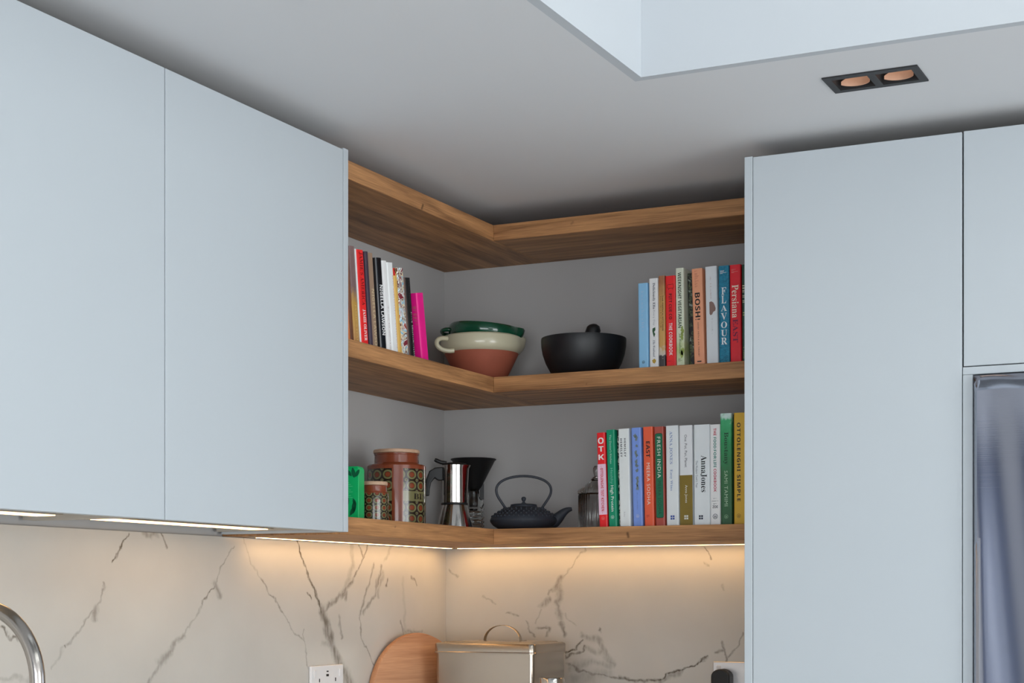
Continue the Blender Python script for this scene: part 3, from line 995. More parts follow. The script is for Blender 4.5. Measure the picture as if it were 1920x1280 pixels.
# angles are measured in the jar's own frame, turned so that local -Y looks at the camera
JR = .0715
t = thing('biscuit_jar', 'large brown glazed storage jar with green ring pattern and letter band', 'jar', (.150, -.524, Z_LOW), (0, 0, math.radians(31)))
M_p1 = retro_pattern('jar_ring_print', JR, .0300, .0265, .0035, .1375, label_band=(.0590, .0830), panels=[(math.radians(-100), math.radians(-78))])
lathe('body', [(0, 0), (.068, 0), (.0715, .003), (.0718, .10), (.0715, .146), (.0690, .1490), (.0570, .1510), (.0545, .1540), (.0540, .162), (.0535, .176), (.0500, .178), (.0470, .170), (.046, .15), (.062, .14), (.064, .01), (0, .008)], M_p1, t, n=64)
lathe('lid', [(0, .1770), (.0535, .1770), (.0562, .1782), (.0566, .1840), (.0550, .1862), (0, .1868)], M_paleoak, t, n=64)
lathe('seal', [(.0537, .1725), (.0550, .1735), (.0550, .1765), (.0537, .1768)], M_jarbrown, t, n=48, closed=True)
a0 = math.radians(-56)
lettering('jar_lettering', 'BISCUITS', M_ink, t, 'serif', lambda u, v: (.0721 * math.cos(a0 + u * 1.85), .0721 * math.sin(a0 + u * 1.85), .0635 + .0145 * v), spacing=1.05)
t = thing('spice_jar', 'small brown glazed jar with green ring pattern and wooden lid', 'jar', (.222, -.752, Z_LOW), (0, 0, math.radians(31)))
M_p2 = retro_pattern('small_jar_ring_print', .0335, .0185, .0165, .0070, .0655)
lathe('body', [(0, 0), (.0320, 0), (.0337, .002), (.0338, .05), (.0336, .0655), (.0322, .0675), (.0300, .069), (.0292, .072), (.0288, .083), (.0265, .084), (.025, .08), (.025, .07), (.030, .06), (.030, .006), (0, .005)], M_p2, t, n=48)
lathe('lid', [(0, .0840), (.0298, .0840), (.0312, .0848), (.0314, .0905), (.0304, .0925), (0, .0932)], M_paleoak, t, n=48)

# green packet, mostly hidden by the wall cabinet
M_pack = plain('bright_green_card', (0, 186, 104), rough=0.4, var=0.05)
M_packd = plain('deep_green_print', (0, 96, 60), rough=0.4)
M_packl = plain('pale_green_print', (120, 226, 178), rough=0.4)
t = thing('tea_packet', 'bright green card packet with leaf print beside the cabinet edge', 'packet', (.206, -.848, Z_LOW), (0, 0, math.radians(14)))
bm = bmesh.new()
for (x0, x1, y0, y1, z0, z1, dx) in ((-.036, .036, -.022, .022, 0, .118, 0),):
    pts = [(-.035, -.022), (.035, -.022), (.036, -.021), (.036, .021), (.035, .022), (-.035, .022), (-.036, .021), (-.036, -.021)]
    bm_prism(bm, pts, 0, .116)
obj('carton', bm, M_pack, t)
box('folded_top', (-.0345, .0345, -.0205, .0205, .116, .1205), M_pack, t, bevel=.002)


def leaf(parent, x, z, length, width, ang, mat):
    n = 10
    pts = []
    for i in range(n + 1):
        s = i / n
        pts.append((s * length, width * math.sin(PI * s) ** .8))
    pts += [(s0, -w0) for s0, w0 in pts[-2:0:-1]]
    ca, sa = math.cos(ang), math.sin(ang)
    bm = bmesh.new()
    f = [bm.verts.new((x + a * ca - b * sa, -.0224, z + a * sa + b * ca)) for a, b in pts]
    bm.faces.new(f)
    o = obj('leaf_print', bm, mat, parent)
    return o


for (x, z, l, w, a) in ((.026, .094, .024, .0045, 100), (.028, .096, .020, .004, 60), (.020, .098, .020, .004, 130), (.010, .030, .030, .005, 95), (.004, .012, .026, .005, 120), (.016, .010, .026, .0045, 60), (.024, .014, .030, .005, 85), (-.006, .020, .030, .005, 75), (.030, .030, .020, .0035, 110), (-.012, .088, .026, .005, 90)):
    leaf(t, x, z, l, w, math.radians(a), M_packd)
for k in range(9):
    box('print_line', (-.030, .022 - (k % 3) * .004, -.0225, -.0221, .050 + k * .0042, .0506 + k * .0042), M_packl, t)

# moka pot ---------------------------------------------------------------
t = thing('moka_pot', 'polished steel stovetop coffee pot with black handle on the lowest shelf', 'coffee pot', (.222, -.357, Z_LOW), (0, 0, YAW))
lathe('boiler', [(0, 0), (.0440, 0), (.0460, .003), (.0450, .008), (.0330, .056), (.0315, .0595), (0, .0595)], M_chrome, t, n=64)
lathe('collar', [(.0295, .0597), (.0330, .0597), (.0335, .0607), (.0330, .0640), (.0300, .0640)], M_black, t, n=64, closed=True)
lathe('upper_chamber', [(0, .0640), (.0312, .0640), (.0316, .066), (.0300, .150), (.0308, .1590), (.0300, .1595), (.0285, .150), (.0285, .068), (0, .068)], M_chrome, t, n=64,
      radial=lambda a, r, z: r + (.010 * max(0, math.cos(a)) ** 10 * max(0, (z - .135) / .025) if z > .135 else 0))
lid = lathe('lid', [(0, .1660), (.016, .1655), (.028, .1632), (.0312, .1605), (.0308, .1597), (0, .1597)], M_plastic, t, n=48)
tube('lid_lever', [(-.020, 0, .1645), (-.034, 0, .1665), (-.046, 0, .1715), (-.050, 0, .1735)], [.005, .005, .0052, .004], M_plastic, lid, n=10)
hb = bmesh.new()
hpts = [(-.029, .1545), (-.050, .1530), (-.064, .1440), (-.0715, .124), (-.0745, .100), (-.0745, .082), (-.0640, .082), (-.0625, .100), (-.0590, .116), (-.050, .1270), (-.046, .1230), (-.040, .1205), (-.029, .121)]
bm_prism(hb, hpts, -.007, .007, axis='y')
obj('handle', hb, M_plastic, t, bevel=.003, segs=3)

# glass bottle with a black funnel in its neck ----------------------------
fx, fy = .157, -.128
ribs = []
for k in range(26):
    z = .006 + k * .0025
    ribs.append((.0275 + .0022 * math.cos(k * PI * 2 / 4.4), z))
t = thing('glass_bottle', 'clear ribbed glass bottle under the black funnel', 'bottle', (fx, fy, Z_LOW))
outer = [(0, 0), (.026, 0), (.0285, .003)] + ribs + [(.0285, .074), (.026, .082), (.019, .090), (.0155, .095), (.0150, .112), (.0165, .113), (.0165, .117)]
inner = [(.0130, .117), (.0128, .096), (.0165, .088), (.0235, .080), (.0255, .072), (.0250, .008), (.022, .005), (0, .005)]
lathe('body', outer + inner, M_glass, t, n=48, angle=60)
t = thing('funnel', 'black plastic funnel with a wide rim resting in a glass bottle', 'funnel', (fx, fy, Z_LOW + .0690), (0, 0, YAW))
lathe('cone', [(.0100, .0), (.0118, .0), (.0122, .040), (.022, .052), (.0565, .1200), (.0600, .1225), (.0610, .1245), (.0600, .1255), (.0560, .1245), (.0205, .0545), (.0103, .042)], M_plastic, t, n=56, closed=True)
bm = bmesh.new()
bm_prism(bm, [(.0165, .018), (.028, .018), (.028, .0615), (.0165, .0440)], -.003, .003, axis='y')
obj('side_fin', bm, M_plastic, t)

# cast iron teapot ---------------------------------------------------------
t = thing('teapot', 'dark cast iron teapot with hobnail shoulder and tall arched handle', 'teapot', (.337, -.195, Z_LOW), (0, 0, YAW))
lathe('body', [(0, 0), (.058, 0), (.064, .002), (.078, .011), (.0855, .020), (.0868, .025), (.0845, .031), (.076, .040), (.060, .0500), (.044, .0565), (.035, .060), (.0345, .0625), (0, .0625)], M_iron, t, n=72)
lid = lathe('lid', [(0, .0690), (.010, .0685), (.026, .0672), (.0335, .0655), (.0340, .0640), (.0330, .0630), (0, .0628)], M_iron, t, n=48)
lathe('knob', [(0, .0860), (.0035, .0855), (.0058, .0830), (.0062, .0800), (.0050, .0765), (.0030, .0738), (.0034, .0712), (.0070, .0692), (0, .0688)], M_iron, lid, n=24)
bm = bmesh.new()
for ring, (r, z, n) in enumerate(((.0815, .0350, 40), (.0745, .0412, 36), (.0660, .0467, 32), (.0565, .0517, 28), (.0470, .0556, 22))):
    for k in range(n):
        a = 2 * PI * (k + .5 * (ring % 2)) / n
        c = Vector((r * math.cos(a), r * math.sin(a), z))
        bmesh.ops.create_icosphere(bm, subdivisions=1, radius=.0029, matrix=Matrix.Translation(c))
studs = obj('hobnail_studs', bm, M_iron, t, smooth=True, angle=80)
studs['kind'] = 'stuff'
sp = bez((.066, 0, .020), (.095, 0, .026), (.094, 0, .050), (.124, 0, .0545), 12)
tube('spout', sp, [.0195, .0190, .0180, .0165, .0150, .0138, .0126, .0115, .0104, .0093, .0080, .0064, .0045], M_iron, t, n=18)
hpts = bez((-.0465, 0, .056), (-.062, 0, .080), (-.0705, 0, .088), (-.0705, 0, .103), 8) + bez((-.0705, 0, .103), (-.0705, 0, .151), (.0705, 0, .151), (.0705, 0, .103), 22)[1:] + bez((.0705, 0, .103), (.0705, 0, .088), (.062, 0, .080), (.0465, 0, .056), 8)[1:]
tube('handle', hpts, .0032, M_iron, t, n=12)
for s in (-1, 1):
    tube('handle_lug', [(s * .050, 0, .050), (s * .0465, 0, .060)], [.006, .0045], M_iron, t, n=12)

# ribbed glass jar with a domed lid ----------------------------------------
t = thing('glass_jar', 'ribbed clear glass jar with domed lid and finial behind the red book', 'jar', (.512, -.130, Z_LOW))
def flute(a, r, z):
    return r * (1 + .022 * math.cos(36 * a)) if r > .03 else r
lathe('body', [(0, 0), (.044, 0), (.0455, .002), (.0455, .088), (.0435, .090), (.0425, .088), (.0425, .006), (0, .005)], M_glassg, t, n=144, radial=flute, angle=60)
lid = lathe('lid', [(0, .0905), (.0435, .0905), (.0465, .092), (.0465, .099), (.044, .103), (.034, .109), (.022, .120), (.0150, .1265), (.0135, .1275), (.0125, .124), (.020, .117), (.032, .106), (.041, .100), (.043, .0935), (0, .0935)], M_glassg, t, n=144, radial=flute, angle=60)
lathe('finial', [(0, .1640), (.004, .1635), (.0080, .1580), (.0085, .1500), (.0060, .1420), (.0050, .1370), (.0100, .1330), (.0145, .1290), (.0140, .1280), (0, .1278)], M_glassg, lid, n=32)

# ------------------------------------------------------------------ things on the worktop
# round chopping board leaning against the left wall
M_board = wood('chopping_board_wood', 'x', (160, 112, 82), (206, 160, 124), scale=0.7, rough=0.55)
ang, lean, R = math.radians(12), math.radians(6), .1976
nrm = Vector((math.cos(ang) * math.cos(lean), -math.sin(ang) * math.cos(lean), math.sin(lean)))
u = Vector((math.sin(ang), math.cos(ang), 0))
w = nrm.cross(u)
rot = Matrix((u, w, nrm)).transposed().to_euler()
t = thing('chopping_board', 'round wooden chopping board leaning in the corner behind the bread bin', 'chopping board', Vector((.078, -.2555, 1.1135)) , rot)
lathe('board', [(0, 0), (R - .006, 0), (R - .002, -.0015), (R, -.006), (R, -.014), (R - .002, -.0185), (R - .006, -.020), (0, -.020)], M_board, t, n=96)

# bread bin
bx0, bx1, by0, by1 = .1245, .4035, -.280, -.082
zt = 1.2620
t = thing('bread_bin', 'brushed steel bread bin with flat lid and strap handle', 'bread bin', ((bx0 + bx1) / 2, (by0 + by1) / 2, WT + .0003))
hx, hy, hh = (bx1 - bx0) / 2, (by1 - by0) / 2, zt - WT


def rrect(hx, hy, r, n=6):
    pts = []
    for cx, cy, a in ((hx - r, hy - r, 0), (-hx + r, hy - r, 90), (-hx + r, -hy + r, 180), (hx - r, -hy + r, 270)):
        for k in range(n + 1):
            b = math.radians(a + 90 * k / n)
            pts.append((cx + r * math.cos(b), cy + r * math.sin(b)))
    return pts


bm = bmesh.new()
bm_prism(bm, rrect(hx, hy, .011), 0, hh)
obj('body', bm, M_steel, t, smooth=True, angle=40)
bm = bmesh.new()
prev = None
for hxx, z in ((.006, hh - .004), (.0062, hh - .0005), (.0045, hh + .001), (.0045, hh + .018), (.003, hh + .0215), (-.004, hh + .0235), (-.012, hh + .0240), (-.016, hh + .0262), (-.050, hh + .0275)):
    ring = [bm.verts.new((a, b, z)) for a, b in rrect(hx + hxx, hy + hxx, .012 + max(hxx, -.006))]
    if prev:
        for k in range(len(ring)):
            bm.faces.new((prev[k], prev[(k + 1) % len(ring)], ring[(k + 1) % len(ring)], ring[k]))
    else:
        bm.faces.new(ring[::-1])
    prev = ring
bm.faces.new(prev)
lid = obj('lid', bm, M_steel, t, smooth=True, angle=30)
hpts = [(.052 * math.cos(a), 0, hh + .0255 + .041 * math.sin(a)) for a in [PI * k / 20 for k in range(21)]]
hpts = [(.066, 0, hh + .0285)] + [(x, y, z + .001) for x, y, z in hpts] + [(-.066, 0, hh + .0285)]
hpts = [(x + .006, y, z) for x, y, z in hpts]
tube('handle', hpts, .008, M_steel, lid, n=12, flat=(.0010, .0080, (0, 0, 1)))

# small lidded jar in front of the bin
M_brownglass = plain('dark_jar_contents', (92, 66, 46), rough=0.3, var=0.2)
t = thing('small_canister', 'small canister with a steel lid in front of the bread bin corner', 'canister', (.493, -.360, WT + .0003))
lathe('body', [(0, 0), (.029, 0), (.0305, .003), (.0305, .262), (.028, .268), (0, .268)], M_steel, t, n=40)
lathe('lid', [(0, .2684), (.0290, .2684), (.0312, .2700), (.0312, .2885), (.0300, .2905), (0, .2910)], M_chrome, t, n=40)

# kitchen tap
M_tap = brushed_steel('tap_steel', (176, 170, 164), 0.2, aniso=0.3)
t = thing('kitchen_tap', 'brushed steel gooseneck kitchen tap at the lower left edge', 'tap', (.100, -2.0, WT + .0003))
pts = [(0, 0, .02), (0, 0, .15), (0, 0, .25), (0, 0, .351)] + [(.120 - .120 * math.cos(a), 0, .351 + .120 * math.sin(a)) for a in [PI * k / 28 for k in range(1, 29)]] + [(.24, 0, .30), (.24, 0, .26)]
tube('spout', pts, .0125, M_tap, t, n=24)
lathe('base', [(0, 0), (.026, 0), (.027, .002), (.027, .060), (.0255, .063), (.0125, .066), (0, .066)], M_tap, t, n=32)
tube('lever', [(0, -.025, .045), (0, -.055, .050), (0, -.110, .075)], [.008, .006, .005], M_tap, t, n=12)
lathe('nozzle', [(.0100, .225), (.0138, .225), (.0140, .262), (.0128, .266), (.0100, .266)], M_tap, t, n=24, cx=.24, closed=True)

# sockets
M_white = plain('white_plastic', (225, 226, 228), rough=0.35, var=0.01)
M_slot = plain('socket_slot', (30, 30, 32), rough=0.6)
M_satin = brushed_steel('satin_plate_steel', (196, 192, 190), 0.35)


def socket(name, label, loc, rz, mat, sw_mat, usb):
    """UK double socket; local x runs along the wall, local -y faces the room"""
    t = thing(name, label, 'socket', loc, (0, 0, rz))
    pl = box('face_plate', (-.073, .073, -.0075, -.0003, -.086, 0), mat, t, bevel=.0025, segs=3)
    for s in (-1, 1):
        cx = s * .036
        box('switch', (s * .0575 - .0055, s * .0575 + .0055, -.0100, -.0074, -.030, -.010), sw_mat, pl, bevel=.001)
        box('pin_slot', (cx - .002, cx + .002, -.0079, -.0074, -.040, -.0315), M_slot, pl)
        for q in (-1, 1):
            box('pin_slot', (cx + q * .011 - .0032, cx + q * .011 + .0032, -.0079, -.0074, -.0580, -.0540), M_slot, pl)
    if usb:
        box('usb_port', (-.0042, .0042, -.0079, -.0074, -.0165, -.0135), M_slot, pl)
        box('usb_port', (-.0055, .0055, -.0079, -.0074, -.0270, -.0215), M_slot, pl)
    return t


socket('double_socket', 'white double socket with charging ports on the left splashback', (.012, -.631, 1.2380), math.radians(90), M_white, M_white, True)
s2 = socket('double_socket', 'satin steel double socket beside the tall cupboard, with a black plug', (.860, -.012, 1.2385), 0, M_satin, M_white, False)
t = thing('plug', 'black plug pushed into the socket beside the tall cupboard', 'plug', (.818, -.0202, 1.1960))
pp = [(-.0245, -.030), (.0245, -.030), (.0245, .006)] + [(.0245 * math.cos(a), .006 + .019 * math.sin(a)) for a in [PI * k / 12 for k in range(1, 12)]] + [(-.0245, .006)]
bm = bmesh.new()
bm_prism(bm, pp, -.034, 0, axis='y')
obj('body', bm, M_plastic, t, bevel=.004, segs=3)
tube('flex', [(0, -.018, -.030), (0, -.019, -.06), (.01, -.022, -.16), (.03, -.03, -.235), (.08, -.032, -.250)], .0035, M_plastic, t, n=10)

# ------------------------------------------------------------------ books
M_page = plain('book_pages', (226, 220, 204), rough=0.8, var=0.05, scale=200)
INK = {}


def ink(col):
    if col not in INK:
        INK[col] = plain('ink_%02x%02x%02x' % col, col, rough=0.45, var=0.02)
    return INK[col]


def cover_mat(col):
    lit = tuple(min(243, round(255 * ((c / 255) ** 2.2 * 1.35) ** (1 / 2.2))) for c in col)
    return plain('cover_%02x%02x%02x' % col, lit, rough=0.38, var=0.03, scale=40)


class Book:
    """local frame: spine in the plane y = 0 facing -y, width along x from 0, standing on z = 0"""

    def __init__(self, label, loc, rz, tilt, th, h, depth, mat, group, k, hard=True):
        self.th, self.h, self.k = th, h, k
        b = .0022 if hard else .0010
        r = min(.0035, th * .25)
        o = [(0, depth), (0, r), (r * .3, r * .3), (r, 0), (th - r, 0), (th - r * .3, r * .3), (th, r), (th, depth), (th - b, depth), (th - b, b + .001), (b, b + .001), (b, depth)]
        bm = bmesh.new()
        bm_prism(bm, o, 0, h)
        c = obj('cookbook', bm, mat)
        c.location = loc
        c.rotation_euler = (0, -tilt, rz)
        tag(c, label, 'book', group)
        self.o = c
        e = .003 if hard else .0004
        box('page_block', (b + .0001, th - b - .0001, b + .0014, depth - e, e, h - e), M_page, c)

    def z(self, px):
        return self.h - px * self.k

    def down(self, s, p0, p1, H, col, style='sans', xc=None, spacing=1.0, name='spine_title'):
        xc = self.th / 2 if xc is None else xc
        za, zb = self.z(p0), self.z(p1)
        return lettering(name, s, ink(col), self.o, style, lambda u, v: (xc + (v - .5) * H, -.0005, za + (zb - za) * u), spacing)

    def across(self, s, p0, p1, W, col, style='sans', xc=None, name='spine_title'):
        xc = self.th / 2 if xc is None else xc
        za, zb = self.z(p1), self.z(p0)
        return lettering(name, s, ink(col), self.o, style, lambda u, v: (xc + (u - .5) * W, -.0005, za + (zb - za) * v))

    def scribble(self, p0, p1, H, col, xc=None, step=.0032, side=False, name='small_print'):
        """rows of strokes for print too small to read"""
        xc = self.th / 2 if xc is None else xc
        rnd = random.Random(int(p0 * 7 + p1))
        bm = bmesh.new()
        z = self.z(p0)
        while z > self.z(p1):
            w = step * rnd.uniform(.35, .75)
            hgt = H * rnd.choice((.6, .6, .9, 1.0))
            if rnd.random() > .14:
                for q in (0, 1):
                    zz = z - q * w * .65
                    a, b = xc - H / 2, xc - H / 2 + hgt
                    if q:
                        b = xc - H / 2 + hgt * rnd.uniform(.3, 1)
                    pts = [(a, zz), (b, zz), (b, zz - w * .28), (a, zz - w * .28)]
                    bm.faces.new([bm.verts.new((-.0005, x, y) if side else (x, -.0005, y)) for x, y in pts])
            z -= step
        return obj(name, bm, ink(col), self.o)

    def panel(self, p0, p1, mat, inset=.0006, x0=None, x1=None, name='spine_panel', r=None):
        x0 = inset if x0 is None else x0
        x1 = self.th - inset if x1 is None else x1
        z0, z1 = max(.0002, self.z(p1)), self.z(p0)
        bm = bmesh.new()
        if r:
            pts = [(x + (x0 + x1) / 2, y + (z0 + z1) / 2) for x, y in rrect((x1 - x0) / 2, (z1 - z0) / 2, r, 5)]
            bm_prism(bm, pts, -.0003, .002, axis='y')
        else:
            bm_box(bm, x0, x1, -.0003, .002, z0, z1)
        return obj(name, bm, mat, self.o)

    def ring(self, pc, R, col, xc=None, name='publisher_mark', n=20, w=.0007):
        xc = self.th / 2 if xc is None else xc
        zc = self.z(pc)
        bm = bmesh.new()
        ins, outs = [], []
        for k in range(n):
            a = 2 * PI * k / n
            ins.append(bm.verts.new((xc + (R - w) * math.cos(a), -.0005, zc + (R - w) * math.sin(a))))
            outs.append(bm.verts.new((xc + R * math.cos(a), -.0005, zc + R * math.sin(a))))
        for k in range(n):
            bm.faces.new((ins[k], ins[(k + 1) % n], outs[(k + 1) % n], outs[k]))
        for s in (-1, 1):   # inner strokes
            bm.faces.new([bm.verts.new((xc + a, -.0005, zc + b)) for a, b in ((s * R * .15, -R * .6), (s * R * .45, -R * .5), (s * R * .35, R * .45), (s * R * .1, R * .3))])
        return obj(name, bm, ink(col), self.o)

    def squares(self, pc, S, col, xc=None, name='publisher_mark'):
        xc = self.th / 2 if xc is None else xc
        zc = self.z(pc)
        bm = bmesh.new()
        for i in (-1, 1):
            for j in (-1, 1):
                a, b, q = xc + i * S * .28, zc + j * S * .28, S * .22
                bm.faces.new([bm.verts.new((a + u * q, -.0005, b + v * q)) for u, v in ((-1, -1), (1, -1), (1, 1), (-1, 1))])
        return obj(name, bm, ink(col), self.o)

    def shape(self, pts, col, name='spine_motif'):
        """flat printed outline: pts in (x, px below the top)"""
        bm = bmesh.new()
        bm.faces.new([bm.verts.new((x, -.0005, self.z(p))) for x, p in pts])
        return obj(name, bm, ink(col), self.o)


def blob(xc, pc, rx, rp, n=14, seed=1, wob=.25):
    rnd = random.Random(seed)
    return [(xc + rx * (1 + rnd.uniform(-wob, wob)) * math.cos(2 * PI * k / n), pc + rp * (1 + rnd.uniform(-wob, wob)) * math.sin(2 * PI * k / n)) for k in range(n)]


KM, KL, KX = .000217, .000237, .000241
YS = -.280
G_MID, G_LOW, G_LEFT = 'cookbooks on the middle shelf by the tall cupboard', 'cookbooks on the lowest shelf', 'leaning cookbooks on the left of the middle shelf'


def mid(label, x, th, h, tilt, mat, y=YS, depth=.185, **k):
    return Book(label, (x, y, Z_MID), 0, math.radians(tilt), th, h, depth, mat, G_MID, KM, **k)


b = mid('light blue paperback, shortest in the middle shelf row by the tall cupboard', .688, .0255, .208, .7, cover_mat((128, 178, 232)))
b.scribble(45, 545, .0078, (176, 208, 242), step=.0095)
b.ring(885, .0036, (30, 40, 60))
b = mid('white book with a green leaf mark beside the light blue paperback', .7160, .0235, .2175, .5, cover_mat((216, 218, 224)))
b.down('Deliciously Ella', 52, 345, .0078, (72, 74, 84), 'serif', xc=.0125)
b.down('Every Day', 358, 528, .0058, (172, 174, 182), 'sans', xc=.0125)
b.shape([(.009, 560), (.016, 548), (.0165, 580), (.013, 600), (.016, 625), (.013, 660), (.0105, 630), (.0085, 590)], (52, 92, 58))
b.down('Ella Woodward', 690, 878, .0058, (120, 122, 136), 'italic', xc=.0125)
b.shape(blob(.0125, 927, .0052, 24, seed=4), (196, 160, 60), name='publisher_mark')
b = mid('narrow tan book with a brown top and pictured foot, between white and red', .7405, .0165, .222, .5, zgrad('tan_book_cover', [(.0, (70, 66, 66)), (.022, (60, 58, 60)), (.026, (60, 58, 60)), (.030, (190, 182, 172)), (.046, (190, 176, 150)), (.052, (190, 148, 84)), (.16, (192, 150, 86)), (.215, (150, 96, 66))]), hard=False)
b.down('THE FRENCH KITCHEN', 220, 612, .0040, (110, 78, 34), 'bold', xc=.0112)
b.down('Joanne Harris & Fran Warde', 225, 580, .0038, (90, 66, 38), 'sans', xc=.0060)
b = mid('bright red book with a pig outline on its spine', .7590, .0260, .220, .7, cover_mat((222, 32, 36)))
b.down('PITT CUE CO', 200, 485, .0076, (60, 14, 18), 'bold', spacing=1.05)
b.down('THE COOKBOOK', 525, 885, .0088, (245, 238, 236), 'bold', spacing=1.05)
pig = [(-.0080, 108), (-.0060, 98), (.0030, 98), (.0060, 92), (.0085, 104), (.0088, 130), (.0070, 140), (.0060, 154), (.0048, 140), (-.0030, 140), (-.0040, 154), (-.0055, 140), (-.0075, 128)]
bm = bmesh.new()
for p, q in zip(pig, pig[1:] + pig[:1]):
    a, c = Vector((p[0] + .013, -.0005, b.z(p[1]))), Vector((q[0] + .013, -.0005, b.z(q[1])))
    d = (c - a).normalized() * .0003
    n = Vector((-d.z, 0, d.x)) * 1.2
    bm.faces.new([bm.verts.new(v) for v in (a - d + n, c + d + n, c + d - n, a - d - n)])
obj('spine_motif', bm, ink((70, 16, 18)), b.o)
b.scribble(945, 958, .016, (120, 16, 22), step=.004)
b = mid('tall pale green paperback with dark green capitals and leafy print', .7880, .0210, .235, .6, zgrad('pale_green_cover', [(.0, (196, 206, 180)), (.04, (168, 182, 120)), (.07, (200, 208, 184)), (.13, (206, 212, 192)), (.235, (208, 212, 194))]), y=-.288, hard=False)
b.down('WEEKNIGHT VEGETARIAN', 50, 662, .0086, (38, 62, 40), 'bold')
b.down('Joe Woodhouse', 722, 950, .0068, (110, 138, 90), 'italic')
b.scribble(1005, 1040, .010, (60, 70, 54), step=.004)
for i, (xx, pp) in enumerate(((.0195, 690), (.0185, 760), (.0190, 930), (.0170, 960))):
    b.shape(blob(xx - .003, pp, .0035, 45, seed=20 + i, wob=.4), (150, 168, 84), name='leaf_print')
b = mid('thin black book pushed back between the pale green and orange books', .8155, .0120, .224, 1.5, blotch('black_photo_cover', [(10, 10, 12), (18, 18, 20), (70, 80, 52), (24, 22, 20), (120, 130, 120)], 60), y=-.270)
b = mid('peach orange book with large black capitals', .8310, .0270, .231, 1.75, cover_mat((226, 146, 112)), y=-.282)
b.scribble(25, 200, .0110, (208, 128, 96), step=.006)
b.down('BOSH!', 268, 568, .0128, (26, 18, 18), 'bold')
b.down('HENRY FIRTH & IAN THEASBY', 598, 972, .0036, (96, 52, 44), 'sans', spacing=1.2)
b.panel(1020, 1032, ink((40, 24, 24)), x0=.0085, x1=.0190, name='publisher_mark')
b = mid('plain pale grey book with a small brown shell emblem', .8620, .0295, .2335, 1.15, cover_mat((200, 204, 208)))
b.scribble(115, 355, .0034, (190, 150, 140), xc=.0145)
b.shape([(.0100, 392), (.0150, 385), (.0200, 400), (.0230, 428), (.0255, 465), (.0245, 490), (.0190, 505), (.0165, 530), (.0120, 536), (.0100, 520)], (140, 112, 104))
b.scribble(575, 745, .0034, (186, 188, 194), xc=.0165)
b = mid('teal blue book with tall white stacked capitals', .8935, .0265, .2325, .6, blotch('teal_cover', [(10, 100, 128), (18, 116, 146), (24, 126, 156), (14, 108, 138)], 140))
for i, (p0, p1) in enumerate(((53, 60), (74, 82))):
    b.scribble(p0, p1, .018, (235, 240, 242), step=.004)
for ch, p0, p1 in zip('FLAVOUR', (238, 328, 433, 518, 613, 703, 788), (318, 413, 498, 593, 683, 773, 863)):
    b.across(ch, p0, p1, .0150 if ch not in 'FL' else .0120, (240, 244, 246), 'serif')
b = mid('glossy red book with cream and purple lettering next to the tall cupboard', .9210, .0275, .2325, .5, cover_mat((206, 28, 42)))
for i, (p0, p1) in enumerate(((50, 57), (74, 82))):
    b.scribble(p0, p1, .018, (240, 150, 140), step=.004)
b.down('Persiana', 220, 580, .0165, (250, 226, 206), 'serif')
b.down('EAST', 595, 850, .0130, (128, 22, 66), 'serif')
b = mid('dark green book half hidden behind the tall cupboard edge', .9505, .0300, .231, .4, cover_mat((34, 66, 54)))
b.scribble(170, 420, .0100, (226, 220, 190), step=.012, xc=.007)
b.scribble(520, 560, .0060, (190, 196, 120), step=.012, xc=.006)
b.scribble(900, 1020, .0080, (200, 196, 120), step=.004, xc=.007)


def low(label, x, th, h, tilt, mat, y=YS, depth=.185, **k):
    return Book(label, (x, y, Z_LOW), 0, math.radians(tilt), th, h, depth, mat, G_LOW, KL, **k)


RED = (216, 30, 36)
b = low('red and pink paperback with stacked white capitals, leftmost on the lowest shelf', .5840, .0225, .232, 1.9, cover_mat(RED), hard=False)
b.panel(327, 852, cover_mat((232, 178, 196)))
for ch, p0, p1, w in (('O', 52, 117, .0150), ('T', 142, 197, .0130), ('K', 227, 282, .0150)):
    b.across(ch, p0, p1, w, (246, 244, 242), 'bold')
b.down('- OTTOLENGHI TEST KITCHEN -', 347, 837, .0072, (206, 30, 40), 'bold')
b.ring(890, .0042, (236, 130, 126))
b = low('green paperback with white lettering beside the red and pink one', .6090, .0225, .238, 1.8, cover_mat((0, 128, 94)), hard=False)
b.down("The Doctor's Kitchen", 52, 352, .0052, (190, 226, 208), 'sans')
b.down('Healthy', 397, 562, .0085, (120, 196, 172), 'sans')
b.down('High Protein', 577, 847, .0098, (236, 246, 240), 'sans')
b.ring(905, .0042, (210, 236, 224))
b = low('thin dark patterned book pushed back beside the green paperback', .6325, .0048, .238, 1.6, blotch('dark_pattern_cover', [(20, 24, 22), (40, 46, 40), (190, 190, 180), (30, 30, 28)], 70), y=-.268)
b = low('off-white book with two lines of dark capitals at its top', .6385, .0285, .239, 1.2, cover_mat((208, 212, 214)))
b.down('HEMSLEY', 100, 292, .0050, (60, 62, 68), 'bold', xc=.0178, spacing=1.15)
b.down('HEMSLEY', 100, 292, .0050, (60, 62, 68), 'bold', xc=.0080, spacing=1.15)
b.scribble(320, 560, .0010, (188, 192, 194), xc=.009)
b.scribble(860, 910, .004, (150, 152, 156), xc=.0135)
b = low('cornflower blue book with olive scribbled motifs', .6735, .0255, .240, 1.35, cover_mat((112, 140, 206)))
for i, (pc, rp, dx) in enumerate(((85, 22, -.003), (110, 26, .001), (190, 18, .0015), (255, 22, -.001), (285, 24, .001), (355, 30, 0), (390, 18, .001), (440, 20, .001), (520, 28, .001), (570, 30, .0015), (620, 24, .001))):
    b.shape(blob(.0127 + dx, pc, .0034, rp, seed=40 + i, wob=.5), (118, 132, 134))
b.scribble(660, 840, .0024, (92, 112, 168), xc=.0127)
b.ring(908, .0042, (200, 210, 236))
